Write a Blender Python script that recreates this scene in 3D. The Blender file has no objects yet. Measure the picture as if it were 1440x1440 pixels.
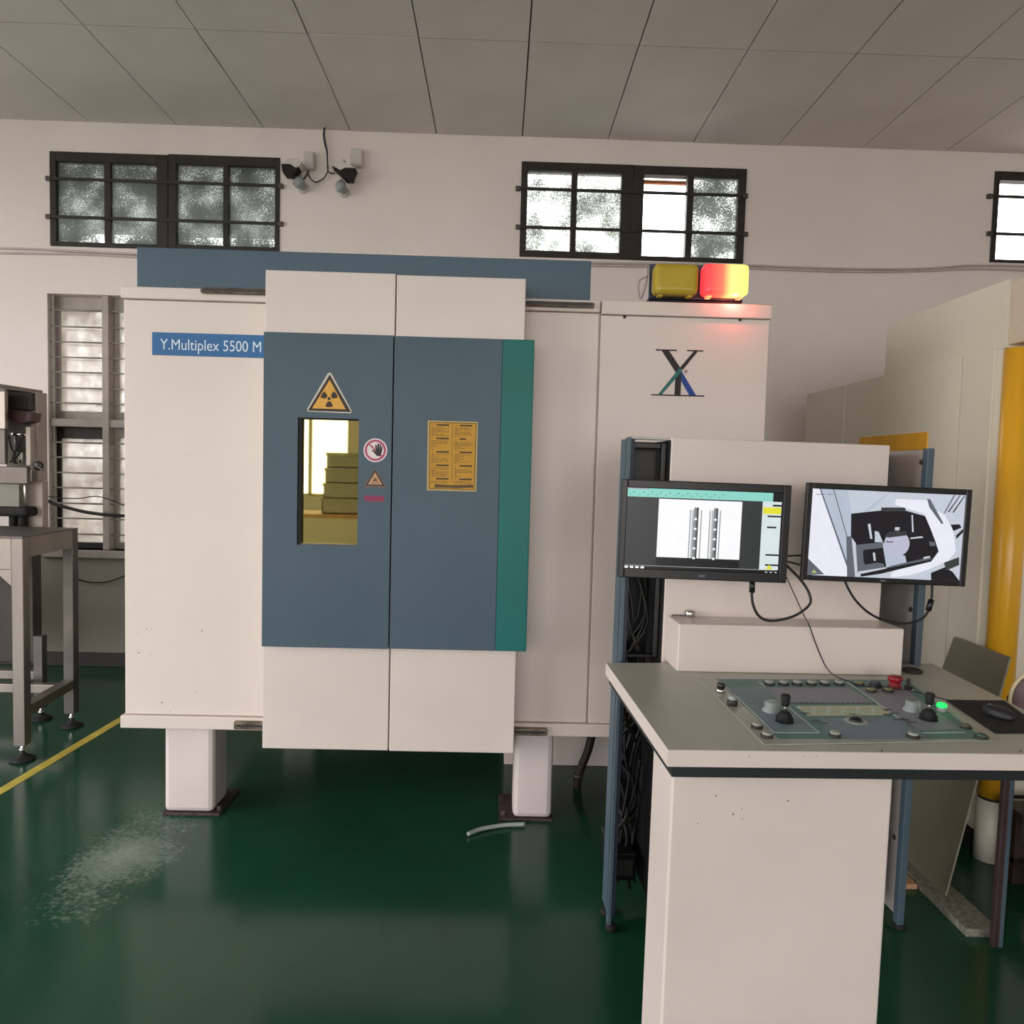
import bpy, bmesh, math, random
from mathutils import Vector, Matrix
random.seed(7)
S = bpy.context.scene
COL = S.collection
# ---------------------------------------------------------------- camera
F = 1060.0
YAW, PITCH, ROLL = 0.0186, 0.0573, 0.0260
fw = Vector((math.sin(YAW)*math.cos(PITCH), math.cos(YAW)*math.cos(PITCH), -math.sin(PITCH)))
r0 = Vector((math.cos(YAW), -math.sin(YAW), 0)); u0 = r0.cross(fw)
rt = math.cos(ROLL)*r0 + math.sin(ROLL)*u0; up = -math.sin(ROLL)*r0 + math.cos(ROLL)*u0
EYE = Vector((0, 0, 1.55))
cd = bpy.data.cameras.new('camera'); cam = bpy.data.objects.new('camera', cd); COL.objects.link(cam)
cd.sensor_width = 36; cd.lens = 36*F/1440; cd.clip_start = .05
m = Matrix((rt, up, -fw)).transposed().to_4x4(); m.translation = EYE; cam.matrix_world = m
S.camera = cam
# ---------------------------------------------------------------- light
S.view_settings.view_transform = 'Standard'; S.view_settings.look = 'None'
S.view_settings.gamma = 1; S.view_settings.exposure = 0.55; S.view_settings.use_curve_mapping = False
W = bpy.data.worlds.new('world'); S.world = W; W.use_nodes = True
wn = W.node_tree.nodes; wl = W.node_tree.links
bg = wn['Background']; bg.inputs['Strength'].default_value = 5.2
wtc = wn.new('ShaderNodeTexCoord'); wsep = wn.new('ShaderNodeSeparateXYZ'); wr = wn.new('ShaderNodeValToRGB')
wl.new(wtc.outputs['Generated'], wsep.inputs[0]); wl.new(wsep.outputs['Z'], wr.inputs[0]); wl.new(wr.outputs[0], bg.inputs[0])
wr.color_ramp.elements[0].position = 0.0; wr.color_ramp.elements[0].color = (1, .95, .93, 1)
wr.color_ramp.elements[1].position = .9; wr.color_ramp.elements[1].color = (.93, .93, 1, 1)
def portal(x0, x1, z0, z1, y, sgn):
    l = bpy.data.lights.new('daylight_portal', 'AREA'); l.shape = 'RECTANGLE'; l.size = x1-x0; l.size_y = z1-z0
    l.cycles.is_portal = True
    o = bpy.data.objects.new('daylight_portal', l); COL.objects.link(o)
    o.location = ((x0+x1)/2, y, (z0+z1)/2); o.rotation_euler = (math.radians(90)*sgn, 0, 0)
YW, YF = 5.6, -6.5            # back wall and the wall behind the camera
XL, XR, ZC = -6.0, 5.0, 3.955  # side walls, ceiling
OPEN = [(-5.6, -4.1, .02, 3.4), (-3.85, -2.5, 1.0, 3.4), (-2.35, -1.0, 1.0, 3.4), (-.7, 2.4, .02, 3.4)]
portal(-5.6, 2.4, 0, 3.4, YF, 1)
WINL = (3.2, 4.9, 1.5, 3.3)   # unseen window added in the left wall to brighten the back wall
DOOR = (-2.6, 2.4, 0, 3.5)    # big factory door in the left wall, y range and z range
l = bpy.data.lights.new('daylight_portal', 'AREA'); l.shape = 'RECTANGLE'; l.size = 3.5; l.size_y = 5.0; l.cycles.is_portal = True
o = bpy.data.objects.new('daylight_portal', l); COL.objects.link(o); o.location = (XL, -.1, 1.75); o.rotation_euler = (0, math.radians(-90), 0)
l = bpy.data.lights.new('daylight_portal', 'AREA'); l.shape = 'RECTANGLE'; l.size = 1.8; l.size_y = 1.7; l.cycles.is_portal = True
o = bpy.data.objects.new('daylight_portal', l); COL.objects.link(o); o.location = (XL, 4.05, 2.4); o.rotation_euler = (0, math.radians(-90), 0)
S.cycles.max_bounces = 12; S.cycles.diffuse_bounces = 8; S.cycles.transparent_max_bounces = 12
S.cycles.use_denoising = True
# ---------------------------------------------------------------- pixel -> point
I4 = Matrix.Identity(4)
def ray(x, y, M=I4):
    d = rt*((x-720)/F) - up*((y-720)/F) + fw
    Mi = M.inverted(); return Mi @ EYE, (Mi.to_3x3() @ d)
def P(x, y, Y, M=I4):
    o, d = ray(x, y, M); return o + d*((Y-o.y)/d.y)
def PZ(x, y, Z, M=I4):
    o, d = ray(x, y, M); return o + d*((Z-o.z)/d.z)
def PX(x, y, X, M=I4):
    o, d = ray(x, y, M); return o + d*((X-o.x)/d.x)
def R(xl, yt, xr, yb, Y, M=I4):
    """rectangle in plane y=Y from the pixels of its edges (taken at their middles): X0, X1, Z0, Z1"""
    ym, xm = (yt+yb)/2, (xl+xr)/2
    return P(xl, ym, Y, M).x, P(xr, ym, Y, M).x, P(xm, yb, Y, M).z, P(xm, yt, Y, M).z
# ---------------------------------------------------------------- materials
def lin(c):
    c = c/255.0; return c/12.92 if c <= .04045 else ((c+.055)/1.055)**2.4
MATS = {}
def mat(name, rgb, rough=.5, metal=0, var=.06, scale=6, bump=0, bscale=40, emit=0, spec=.5, rgb2=None, coat=0, alpha=1, stretch=None):
    if name in MATS: return MATS[name]
    M = bpy.data.materials.new(name); M.use_nodes = True; nt = M.node_tree; n = nt.nodes; L = nt.links
    b = n['Principled BSDF']; c = [lin(v) for v in rgb]
    c2 = [lin(v) for v in rgb2] if rgb2 else [v*(1-var*2) for v in c]
    tc = n.new('ShaderNodeTexCoord'); nz = n.new('ShaderNodeTexNoise'); nz.inputs['Scale'].default_value = scale; nz.inputs['Detail'].default_value = 4
    vec = tc.outputs['Object']
    if stretch:
        mp = n.new('ShaderNodeMapping'); mp.inputs['Scale'].default_value = stretch; L.new(vec, mp.inputs[0]); vec = mp.outputs[0]
    L.new(vec, nz.inputs['Vector'])
    cr = n.new('ShaderNodeValToRGB'); cr.color_ramp.elements[0].position = .35; cr.color_ramp.elements[1].position = .65
    cr.color_ramp.elements[0].color = (*c2, 1); cr.color_ramp.elements[1].color = (*c, 1)
    L.new(nz.outputs['Fac'], cr.inputs[0]); L.new(cr.outputs[0], b.inputs['Base Color'])
    b.inputs['Roughness'].default_value = rough; b.inputs['Metallic'].default_value = metal
    b.inputs['Specular IOR Level'].default_value = spec; b.inputs['Coat Weight'].default_value = coat
    if bump:
        n2 = n.new('ShaderNodeTexNoise'); n2.inputs['Scale'].default_value = bscale; n2.inputs['Detail'].default_value = 3
        L.new(vec, n2.inputs['Vector'])
        bp = n.new('ShaderNodeBump'); bp.inputs['Strength'].default_value = bump; bp.inputs['Distance'].default_value = .01
        L.new(n2.outputs['Fac'], bp.inputs['Height']); L.new(bp.outputs[0], b.inputs['Normal'])
    if emit:
        L.new(cr.outputs[0], b.inputs['Emission Color']); b.inputs['Emission Strength'].default_value = emit
    MATS[name] = M; return M
def ink(name, rgb): return mat('ink_'+name, rgb, .55, var=.03, scale=30)
def glow(name, rgb, e):
    M = mat('screen_'+name, rgb, .3, var=.02, scale=30, emit=e*.66)
    b = M.node_tree.nodes['Principled BSDF']
    for l_ in list(b.inputs['Base Color'].links): M.node_tree.links.remove(l_)
    b.inputs['Base Color'].default_value = (.01, .01, .012, 1); b.inputs['Specular IOR Level'].default_value = .3
    return M
wallp = mat('wall_plaster', (232, 223, 218), .8, var=.03, scale=1.3, bump=.15, bscale=30)
dado = mat('dado_paint', (140, 140, 126), .6, var=.05, scale=3)
dkbase = mat('baseboard_paint', (48, 44, 44), .5, var=.1)
ceilm = mat('ceiling_board', (214, 210, 207), .7, var=.04, scale=2)
seam = mat('dark_seam', (60, 58, 56), .8)
cream = mat('cream_enamel', (224, 212, 204), .38, var=.025, scale=2.5, bump=.03, bscale=12)
cream2 = mat('warm_white_enamel', (223, 211, 203), .36, var=.03, scale=3, bump=.03, bscale=12)
legm = mat('leg_enamel', (219, 208, 205), .4, var=.04, scale=5)
rustm = mat('rusty_steel', (84, 66, 60), .8, var=.2, scale=40, rgb2=(50, 38, 34), bump=.3, bscale=90)
blue = mat('slate_blue_enamel', (76, 95, 108), .45, var=.05, scale=2.2, rgb2=(71, 91, 103), spec=.3)
blueh = mat('header_blue_enamel', (70, 94, 110), .4, var=.05, scale=2.2)
teal = mat('teal_enamel', (20, 110, 104), .45, var=.05, scale=3, spec=.3)
trackm = mat('track_metal', (128, 116, 98), .5, .4, var=.2, scale=30, rgb2=(74, 62, 52))
black = mat('black_plastic', (20, 20, 21), .35, var=.1, scale=12)
blackm = mat('black_matt', (14, 14, 15), .75, var=.1, scale=12)
rubber = mat('cable_rubber', (24, 20, 20), .5, var=.1)
woodd = mat('dark_window_paint', (40, 35, 31), .6, var=.2, scale=18, bump=.3, bscale=50)
gframe = mat('grey_window_paint', (168, 160, 152), .6, var=.08, scale=9)
barm = mat('bar_paint', (146, 142, 132), .5, var=.1, scale=20)
bard = mat('rusty_dark_bar', (44, 40, 36), .6, var=.2, scale=40)
steel = mat('brushed_steel', (138, 131, 124), .34, .85, var=.12, scale=5, stretch=(1, 1, .15), bump=.05, bscale=60)
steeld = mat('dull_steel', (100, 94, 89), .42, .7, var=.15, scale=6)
chrome = mat('chrome', (210, 208, 204), .15, 1, var=.03)
dkgrey = mat('dark_grey_metal', (58, 56, 54), .5, .3, var=.12)
postb = mat('console_blue_grey', (76, 94, 106), .45, var=.04, scale=5)
brack = mat('bracket_zinc', (196, 188, 182), .42, .1, var=.12, scale=5, stretch=(4, 1, .4))
deskt = mat('desk_top_laminate', (180, 178, 166), .38, var=.05, scale=3)
mach = mat('machine_cream', (224, 219, 202), .42, var=.03, scale=2)
yel = mat('machine_yellow', (236, 176, 42), .3, var=.06, scale=4, stretch=(6, 6, .5))
sheetm = mat('dull_green_grey_sheet', (140, 137, 118), .45, .25, var=.08, scale=3)
ply = mat('plywood', (190, 150, 112), .7, var=.1, scale=8)
terr = mat('speckled_grey_board', (142, 140, 126), .7, var=.25, scale=60)
tape = mat('yellow_floor_paint', (206, 190, 84), .5, var=.12, scale=14, rgb2=(186, 166, 66))
white = mat('white_plastic', (206, 202, 198), .4, var=.04)
greyp = mat('grey_plastic', (160, 156, 152), .45, var=.05)
clear = mat('frosted_clear_plastic', (150, 158, 158), .2, var=.1, scale=20)
def floor_mat():
    M = bpy.data.materials.new('green_epoxy'); M.use_nodes = True; nt = M.node_tree; n = nt.nodes; L = nt.links; b = n['Principled BSDF']
    tc = n.new('ShaderNodeNewGeometry')
    a = n.new('ShaderNodeTexNoise'); a.inputs['Scale'].default_value = 1.1; a.inputs['Detail'].default_value = 5; L.new(tc.outputs['Position'], a.inputs['Vector'])
    r1 = n.new('ShaderNodeValToRGB'); r1.color_ramp.elements[0].position = .3; r1.color_ramp.elements[1].position = .7
    r1.color_ramp.elements[0].color = (.008, .048, .026, 1); r1.color_ramp.elements[1].color = (.013, .078, .041, 1); L.new(a.outputs['Fac'], r1.inputs[0])
    # worn patch with scuffs in front of the left leg
    mp = n.new('ShaderNodeMapping'); c = PZ(172, 1205, 0); mp.inputs['Location'].default_value = (-c.x/.25, -c.y/.5, 0); mp.inputs['Scale'].default_value = (1/.25, 1/.5, 1)
    L.new(tc.outputs['Position'], mp.inputs[0])
    ln = n.new('ShaderNodeVectorMath'); ln.operation = 'LENGTH'; L.new(mp.outputs[0], ln.inputs[0])
    nb = n.new('ShaderNodeTexNoise'); nb.inputs['Scale'].default_value = 5; nb.inputs['Detail'].default_value = 8; nb.inputs['Roughness'].default_value = .7; L.new(tc.outputs['Position'], nb.inputs['Vector'])
    nf = n.new('ShaderNodeTexNoise'); nf.inputs['Scale'].default_value = 55; nf.inputs['Detail'].default_value = 4; L.new(tc.outputs['Position'], nf.inputs['Vector'])
    nm_ = n.new('ShaderNodeMath'); nm_.operation = 'MULTIPLY_ADD'; nm_.inputs[1].default_value = .55; L.new(nf.outputs['Fac'], nm_.inputs[0])
    nh = n.new('ShaderNodeMath'); nh.operation = 'MULTIPLY'; nh.inputs[1].default_value = .75; L.new(nb.outputs['Fac'], nh.inputs[0]); L.new(nh.outputs[0], nm_.inputs[2])
    s1 = n.new('ShaderNodeMath'); s1.operation = 'MULTIPLY_ADD'; s1.inputs[1].default_value = -.45; L.new(ln.outputs['Value'], s1.inputs[0]); L.new(nm_.outputs[0], s1.inputs[2])
    r2 = n.new('ShaderNodeValToRGB'); r2.color_ramp.elements[0].position = .30; r2.color_ramp.elements[1].position = .70; L.new(s1.outputs[0], r2.inputs[0])
    mx = n.new('ShaderNodeMixRGB'); mx.inputs[2].default_value = (.26, .33, .27, 1); L.new(r2.outputs[0], mx.inputs[0]); L.new(r1.outputs[0], mx.inputs[1]); L.new(mx.outputs[0], b.inputs['Base Color'])
    r3 = n.new('ShaderNodeMapRange'); r3.inputs['To Min'].default_value = .17; r3.inputs['To Max'].default_value = .5; L.new(r2.outputs[0], r3.inputs[0]); L.new(r3.outputs[0], b.inputs['Roughness'])
    bp = n.new('ShaderNodeBump'); bp.inputs['Strength'].default_value = .08; bp.inputs['Distance'].default_value = .01; L.new(a.outputs['Fac'], bp.inputs['Height']); L.new(bp.outputs[0], b.inputs['Normal'])
    b.inputs['Specular IOR Level'].default_value = .35
    return M
floorm = floor_mat()
def pane_mat(name, tint, clearness, scale, stretch=(1, 1, 1), lo=.45, hi=.62, dirt=(.5, .5, .45)):
    """obscured glass: translucent body with clearer specks of the cast pattern"""
    M = bpy.data.materials.new(name); M.use_nodes = True; nt = M.node_tree; n = nt.nodes; L = nt.links
    out = n['Material Output']; n.remove(n['Principled BSDF'])
    tc = n.new('ShaderNodeNewGeometry'); mp = n.new('ShaderNodeMapping'); mp.inputs['Scale'].default_value = stretch; L.new(tc.outputs['Position'], mp.inputs[0])
    nz = n.new('ShaderNodeTexNoise'); nz.inputs['Scale'].default_value = scale; nz.inputs['Detail'].default_value = 3; L.new(mp.outputs[0], nz.inputs['Vector'])
    big = n.new('ShaderNodeTexNoise'); big.inputs['Scale'].default_value = 5; big.inputs['Detail'].default_value = 3; L.new(mp.outputs[0], big.inputs['Vector'])
    ad = n.new('ShaderNodeMath'); ad.operation = 'MULTIPLY_ADD'; ad.inputs[1].default_value = .45; L.new(big.outputs['Fac'], ad.inputs[0])
    m2 = n.new('ShaderNodeMath'); m2.operation = 'MULTIPLY'; m2.inputs[1].default_value = .55; L.new(nz.outputs['Fac'], m2.inputs[0]); L.new(m2.outputs[0], ad.inputs[2])
    cr = n.new('ShaderNodeValToRGB'); cr.color_ramp.elements[0].position = lo; cr.color_ramp.elements[1].position = hi
    cr.color_ramp.elements[0].color = (0, 0, 0, 1); cr.color_ramp.elements[1].color = (clearness,)*3+(1,); L.new(ad.outputs[0], cr.inputs[0])
    tl = n.new('ShaderNodeBsdfTranslucent'); tl.inputs[0].default_value = (*tint, 1)
    tr = n.new('ShaderNodeBsdfTransparent'); tr.inputs[0].default_value = (.95, .98, .96, 1)
    ms = n.new('ShaderNodeMixShader'); L.new(cr.outputs[0], ms.inputs[0]); L.new(tl.outputs[0], ms.inputs[1]); L.new(tr.outputs[0], ms.inputs[2])
    gl = n.new('ShaderNodeBsdfGlossy'); gl.inputs['Roughness'].default_value = .15
    m3 = n.new('ShaderNodeMixShader'); m3.inputs[0].default_value = .06; L.new(ms.outputs[0], m3.inputs[1]); L.new(gl.outputs[0], m3.inputs[2]); L.new(m3.outputs[0], out.inputs[0])
    return M
pane_dim = pane_mat('obscured_glass_dim', (.19, .21, .195), .8, 110, lo=.48, hi=.64)
pane_lit = pane_mat('obscured_glass_bright', (.22, .24, .22), .75, 110, lo=.41, hi=.60)
pane_cr = pane_mat('grimy_window_glass', (.34, .32, .29), .25, 14, lo=.42, hi=.66)
# ---------------------------------------------------------------- mesh builder
class MB:
    def __init__(s, M=I4): s.bm = bmesh.new(); s.M = M; s.mats = []
    def mi(s, m):
        if m not in s.mats: s.mats.append(m)
        return s.mats.index(m)
    def _add(s, verts, faces, m, smooth=False):
        vs = [s.bm.verts.new(s.M @ Vector(v)) for v in verts]; k = s.mi(m); out = []
        for f in faces:
            try: fc = s.bm.faces.new([vs[i] for i in f])
            except ValueError: continue
            fc.material_index = k; fc.smooth = smooth; out.append(fc)
        return vs, out
    def box(s, x0, x1, y0, y1, z0, z1, m, bev=0):
        x0, x1 = min(x0, x1), max(x0, x1); y0, y1 = min(y0, y1), max(y0, y1); z0, z1 = min(z0, z1), max(z0, z1)
        v = [(x, y, z) for z in (z0, z1) for y in (y0, y1) for x in (x0, x1)]
        f = [(0, 2, 3, 1), (4, 5, 7, 6), (0, 1, 5, 4), (2, 6, 7, 3), (0, 4, 6, 2), (1, 3, 7, 5)]
        vs, fs = s._add(v, f, m)
        if bev:
            es = list({e for fc in fs for e in fc.edges})
            bmesh.ops.bevel(s.bm, geom=es, offset=min(bev, (x1-x0)*.45, (y1-y0)*.45, (z1-z0)*.45), segments=2, affect='EDGES', profile=.5)
        return s
    def prism(s, pts, off, m):
        """polygon (3-D points) pushed by vector off"""
        n = len(pts); off = Vector(off); a = [Vector(p) for p in pts]; b = [p+off for p in a]
        s._add(a+b, [tuple(range(n)), tuple(range(2*n-1, n-1, -1))]+[(i, n+i, n+(i+1) % n, (i+1) % n) for i in range(n)], m); return s
    def lathe(s, base, prof, m, n=20, axis='z', smooth=True):
        base = Vector(base); vs = []; 
        for r, h in prof:
            for i in range(n):
                a = 2*math.pi*i/n; c, q = r*math.cos(a), r*math.sin(a)
                v = {'z': (c, q, h), 'y': (c, h, q), 'x': (h, c, q)}[axis]; vs.append(base+Vector(v))
        f = [(j*n+i, j*n+(i+1) % n, (j+1)*n+(i+1) % n, (j+1)*n+i) for j in range(len(prof)-1) for i in range(n)]
        f += [tuple(range(n-1, -1, -1)), tuple((len(prof)-1)*n+i for i in range(n))]
        s._add(vs, f, m, smooth); return s
    def cyl(s, base, r, h, m, n=16, axis='z'):
        e = min(r*.15, abs(h)*.2); sg = 1 if h > 0 else -1
        return s.lathe(base, [(r-e, 0), (r, e*sg), (r, h-e*sg), (r-e, h)], m, n, axis)
    def tube(s, pts, r, m, n=8, sub=6):
        p = [Vector(q) for q in pts]; c = []
        for i in range(len(p)-1):
            p0 = p[max(i-1, 0)]; p1 = p[i]; p2 = p[i+1]; p3 = p[min(i+2, len(p)-1)]
            for k in range(sub):
                t = k/sub; c.append(.5*((2*p1)+(p2-p0)*t+(2*p0-5*p1+4*p2-p3)*t*t+(3*p1-p0-3*p2+p3)*t**3))
        c.append(p[-1]); vs = []; d = (c[1]-c[0]).normalized(); u = d.orthogonal().normalized()
        for i, q in enumerate(c):
            d = (c[min(i+1, len(c)-1)]-c[max(i-1, 0)]).normalized(); u = (u-d*u.dot(d)).normalized(); w = d.cross(u)
            for k in range(n):
                a = 2*math.pi*k/n; vs.append(q+(u*math.cos(a)+w*math.sin(a))*r)
        f = [(j*n+i, j*n+(i+1) % n, (j+1)*n+(i+1) % n, (j+1)*n+i) for j in range(len(c)-1) for i in range(n)]
        f += [tuple(range(n-1, -1, -1)), tuple((len(c)-1)*n+i for i in range(n))]
        s._add(vs, f, m, True); return s
    def poly(s, pts, m): s._add(pts, [tuple(range(len(pts)))], m); return s
    def build(s, name, parent=None, kind=None, label=None, cat=None, group=None):
        bmesh.ops.recalc_face_normals(s.bm, faces=s.bm.faces)
        vs = [v.co for v in s.bm.verts]
        lo = Vector([min(v[i] for v in vs) for i in range(3)]); hi = Vector([max(v[i] for v in vs) for i in range(3)])
        c = (lo+hi)/2
        if parent is None: c.z = lo.z
        for v in s.bm.verts: v.co -= c
        me = bpy.data.meshes.new(name); s.bm.to_mesh(me); s.bm.free()
        for m in s.mats: me.materials.append(m)
        o = bpy.data.objects.new(name, me); COL.objects.link(o)
        o.location = c - WP(parent); o.parent = parent; o['wp'] = tuple(c)
        tag(o, label, cat, group, kind); return o
def WP(o): return Vector(o['wp']) if o is not None else Vector((0, 0, 0))
def tag(o, label=None, cat=None, group=None, kind=None):
    for k, v in (('label', label), ('category', cat), ('group', group), ('kind', kind)):
        if v: o[k] = v
def thing(name, loc, label=None, cat=None, group=None, kind=None, parent=None):
    o = bpy.data.objects.new(name, None); COL.objects.link(o); o.empty_display_size = .1
    o.location = Vector(loc)-WP(parent); o.parent = parent; o['wp'] = tuple(loc); tag(o, label, cat, group, kind); return o
def pxbox(xl, yt, xr, yb, Y0, Y1, m, bev=0, M=I4, mb=None):
    a, b, c, d = R(xl, yt, xr, yb, Y0, M); mb = mb or MB(M); return mb.box(a, b, Y0, Y1, c, d, m, bev)
def decal(name, parent, items, nrm, M=I4, step=.0004, **kw):
    """flat print: polygons in layers, each a hair proud of the one below"""
    mb = MB(M); nrm = Vector(nrm)
    for i, (m, pts) in enumerate(items): mb.prism([Vector(p)+nrm*step*i*.5 for p in pts], nrm*step, m)
    return mb.build(name, parent, **kw)
def text(name, body, size, X, Y, Z, m, parent, M=I4, width=None, nrm=None):
    """lettering standing in the plane y=Y, left edge X, baseline Z"""
    cu = bpy.data.curves.new(name, 'FONT'); cu.body = body; cu.size = size; cu.extrude = .0006; cu.resolution_u = 4
    t = bpy.data.objects.new(name, cu); COL.objects.link(t); dg = bpy.context.evaluated_depsgraph_get()
    me = bpy.data.meshes.new_from_object(t.evaluated_get(dg)); bpy.data.objects.remove(t)
    w = max(v.co.x for v in me.vertices); k = width/w if width else 1
    T = M @ Matrix.Translation((X, Y, Z)) @ Matrix.Rotation(math.radians(90), 4, 'X') @ Matrix.Diagonal((k, 1, 1, 1))
    mb = MB(); mb.bm.from_mesh(me); mb.mi(m)
    for v in mb.bm.verts: v.co = T @ v.co
    return mb.build(name, parent)
# ================================================================ ROOM
def wall_grid(a0, a1, z0, z1, holes, fn):
    xs = sorted({a0, a1, *[h[0] for h in holes], *[h[1] for h in holes]}); zs = sorted({z0, z1, *[h[2] for h in holes], *[h[3] for h in holes]})
    for i in range(len(xs)-1):
        for j in range(len(zs)-1):
            cx, cz = (xs[i]+xs[i+1])/2, (zs[j]+zs[j+1])/2
            if any(h[0] < cx < h[1] and h[2] < cz < h[3] for h in holes): continue
            fn(xs[i], xs[i+1], zs[j], zs[j+1])
W1 = R(70, 218, 393, 350, YW); W2 = R(732, 232, 1048, 366, YW); W3 = R(1396, 243, 1560, 371, YW); W4 = R(68, 415, 236, 774, YW)
TH = .24
mb = MB(); wall_grid(XL-.2, XR+.2, 0, ZC, [W1, W2, W3, W4], lambda a, b, c, d: mb.box(a, b, YW, YW+TH, c, d, wallp)); mb.build('wall_back', kind='structure')
mb = MB(); wall_grid(XL-.2, XR+.2, 0, ZC, OPEN, lambda a, b, c, d: mb.box(a, b, YF-.2, YF, c, d, wallp)); mb.build('wall_front', kind='structure')
mb = MB(); wall_grid(YF-.2, YW+TH, 0, ZC, [DOOR, WINL], lambda a, b, c, d: mb.box(XL-.2, XL, a, b, c, d, wallp)); mb.build('wall_left', kind='structure')
MB().box(XR, XR+.2, YF-.2, YW+TH, 0, ZC, wallp).build('wall_right', kind='structure')
MB().box(XL-.2, XR+.2, YF-.2, YW+TH, -.15, 0, floorm).build('floor', kind='structure')
# ceiling: slab and grid boards
ce = thing('ceiling', (0, 0, ZC), kind='structure')
MB().box(XL-.2, XR+.2, YF-.2, YW+TH, ZC+.02, ZC+.2, seam).build('ceiling_slab', ce)
MB().box(XL-.2, XR+.2, YF-.2, 2.0, ZC, ZC+.02, ceilm).build('ceiling_lining', ce)
tw = .62; x = P(855, 188, YW).x; k0 = math.ceil((XL-x)/tw)
x += k0*tw; tile = None
while x < XR:
    y1 = YW
    while y1 > 2.05:
        y0 = max(y1-1.22, 2.0)
        if x < -4.4 or x > 4.4: pass
        MB().box(x+.004, x+tw-.004, y0+.004, y1-.004, ZC-.006+random.uniform(-.002, .002), ZC+.02, ceilm).build('ceiling_board', ce)
        y1 -= 1.22
    x += tw
# dado, baseboard, sill
zs_ = R(60, 774, 236, 785, YW)
zb = P(140, 917, YW).z
d = MB(); d.box(XL, XR, YW-.006, YW, zb, W4[2]-.05, dado); d.build('trim_2', kind='structure', label='grey green painted lower wall band')
MB().box(XL, XR, YW-.02, YW, 0, zb, dkbase, .004).build('baseboard_back', kind='structure')
MB().box(W4[0]-.05, W4[1]+.05, YW-.05, YW+.2, W4[2]-.055, W4[2], gframe, .006).build('trim_3', kind='structure', label='painted window sill')
MB().box(XL, XL+.02, YF, DOOR[0], 0, zb, dkbase).box(XL, XL+.02, DOOR[1], YW, 0, zb, dkbase).build('baseboard_left', kind='structure')
# outside
MB().box(-30, 30, -30, 30, -.35, -.2, mat('exterior_ground', (150, 146, 132), .9, var=.1, scale=1)).build('exterior_ground', kind='structure')
mb = MB(); mb.prism([(-5.4, 6.6, 3.55), (-5.4, 9.4, 7.2), (-5.4, 9.4, 7.1), (-5.4, 6.6, 3.45)], (4.1, 0, 0), mat('shade_roof', (120, 124, 118), .7, var=.2, scale=4))  # sloping sheet on posts, added outside to dim the upper left windows
tag(mb.build('shade_roof'), 'dull grey roof sheet added outside to darken the upper left windows', 'roof', None, None)
mb = MB(); mb.box(-5.3, -5.15, 9.2, 9.35, -.2, 7.1, woodd).box(-1.5, -1.35, 9.2, 9.35, -.2, 7.1, woodd).box(-5.3, -5.15, 6.62, 6.77, -.2, 3.5, woodd).box(-1.5, -1.35, 6.62, 6.77, -.2, 3.5, woodd)
o_ = mb.build('shade_post', bpy.data.objects['shade_roof'])
# ---------------------------------------------------------------- windows
def frame(mb, X0, X1, Z0, Z1, Y0, Y1, l, r, b, t, m, bev=.004):
    mb.box(X0, X0+l, Y0, Y1, Z0, Z1, m, bev); mb.box(X1-r, X1, Y0, Y1, Z0, Z1, m, bev)
    mb.box(X0+l, X1-r, Y0, Y1, Z0, Z0+b, m, bev); mb.box(X0+l, X1-r, Y0, Y1, Z1-t, Z1, m, bev); return mb
def px_x(x, Y): return P(x, 300, Y).x
def dark_window(n, WW, sashes, bars, label, panes):
    """sashes: list of outer x ranges (px); panes: list of (x0, x1, yt, yb, material or None)"""
    w = thing('window_%d' % n, ((WW[0]+WW[1])/2, YW, WW[2]), kind='structure', label=label)
    for (a, b, yt, yb) in sashes:
        q = R(a, yt, b, yb, YW-.01)
        ps = [p for p in panes if a <= p[0] <= b]
        mb = MB(); xs = []
        y0, y1 = YW-.012, YW+.06
        lf = P(ps[0][0], (yt+yb)/2, YW).x-q[0]; rf = q[1]-P(ps[-1][1], (yt+yb)/2, YW).x
        zt = q[3]-R(ps[0][0], ps[0][2], ps[0][1], ps[0][3], YW)[3]; zb_ = R(ps[0][0], ps[0][2], ps[0][1], ps[0][3], YW)[2]-q[2]
        frame(mb, q[0], q[1], q[2], q[3], y0, y1, lf, rf, zb_, zt, woodd)
        if len(ps) == 2:
            mb.box(P(ps[0][1], (yt+yb)/2, YW).x, P(ps[1][0], (yt+yb)/2, YW).x, y0+.006, y1, q[2]+.02, q[3]-.02, woodd, .004)
        s_ = mb.build('sash_frame', w)
        for p in ps:
            if p[4] is None: continue
            r_ = R(p[0], p[2], p[1], p[3], YW+.02)
            MB().box(r_[0]-.01, r_[1]+.01, YW+.02, YW+.026, r_[2]-.01, r_[3]+.01, p[4]).build('pane', w)
    for (xa, ya, xb, yb) in bars:
        A, B = P(xa, ya, YW-.02), P(xb, yb, YW-.02); z = (A.z+B.z)/2
        MB().box(A.x, B.x, YW-.024, YW-.012, z-.011, z+.011, bard, .002).build('security_bar', w)
        MB().box(A.x-.01, A.x+.025, YW-.026, YW, z-.016, z+.016, steeld, .002).box(B.x-.025, B.x+.01, YW-.026, YW, z-.016, z+.016, steeld, .002).build('bar_bracket', w)
    return w
w1 = dark_window(1, W1, [(70, 236, 215, 348), (236.5, 393, 219, 352)], [(66, 251, 396, 261), (66, 307, 396, 312)],
    'pair of dark framed windows with dim obscured glass above the blue header', [(80, 147, 228, 341, pane_dim), (156, 221, 229, 343, pane_dim), (249, 314, 232, 345, pane_dim), (322, 387, 233, 346, pane_dim)])
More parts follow.
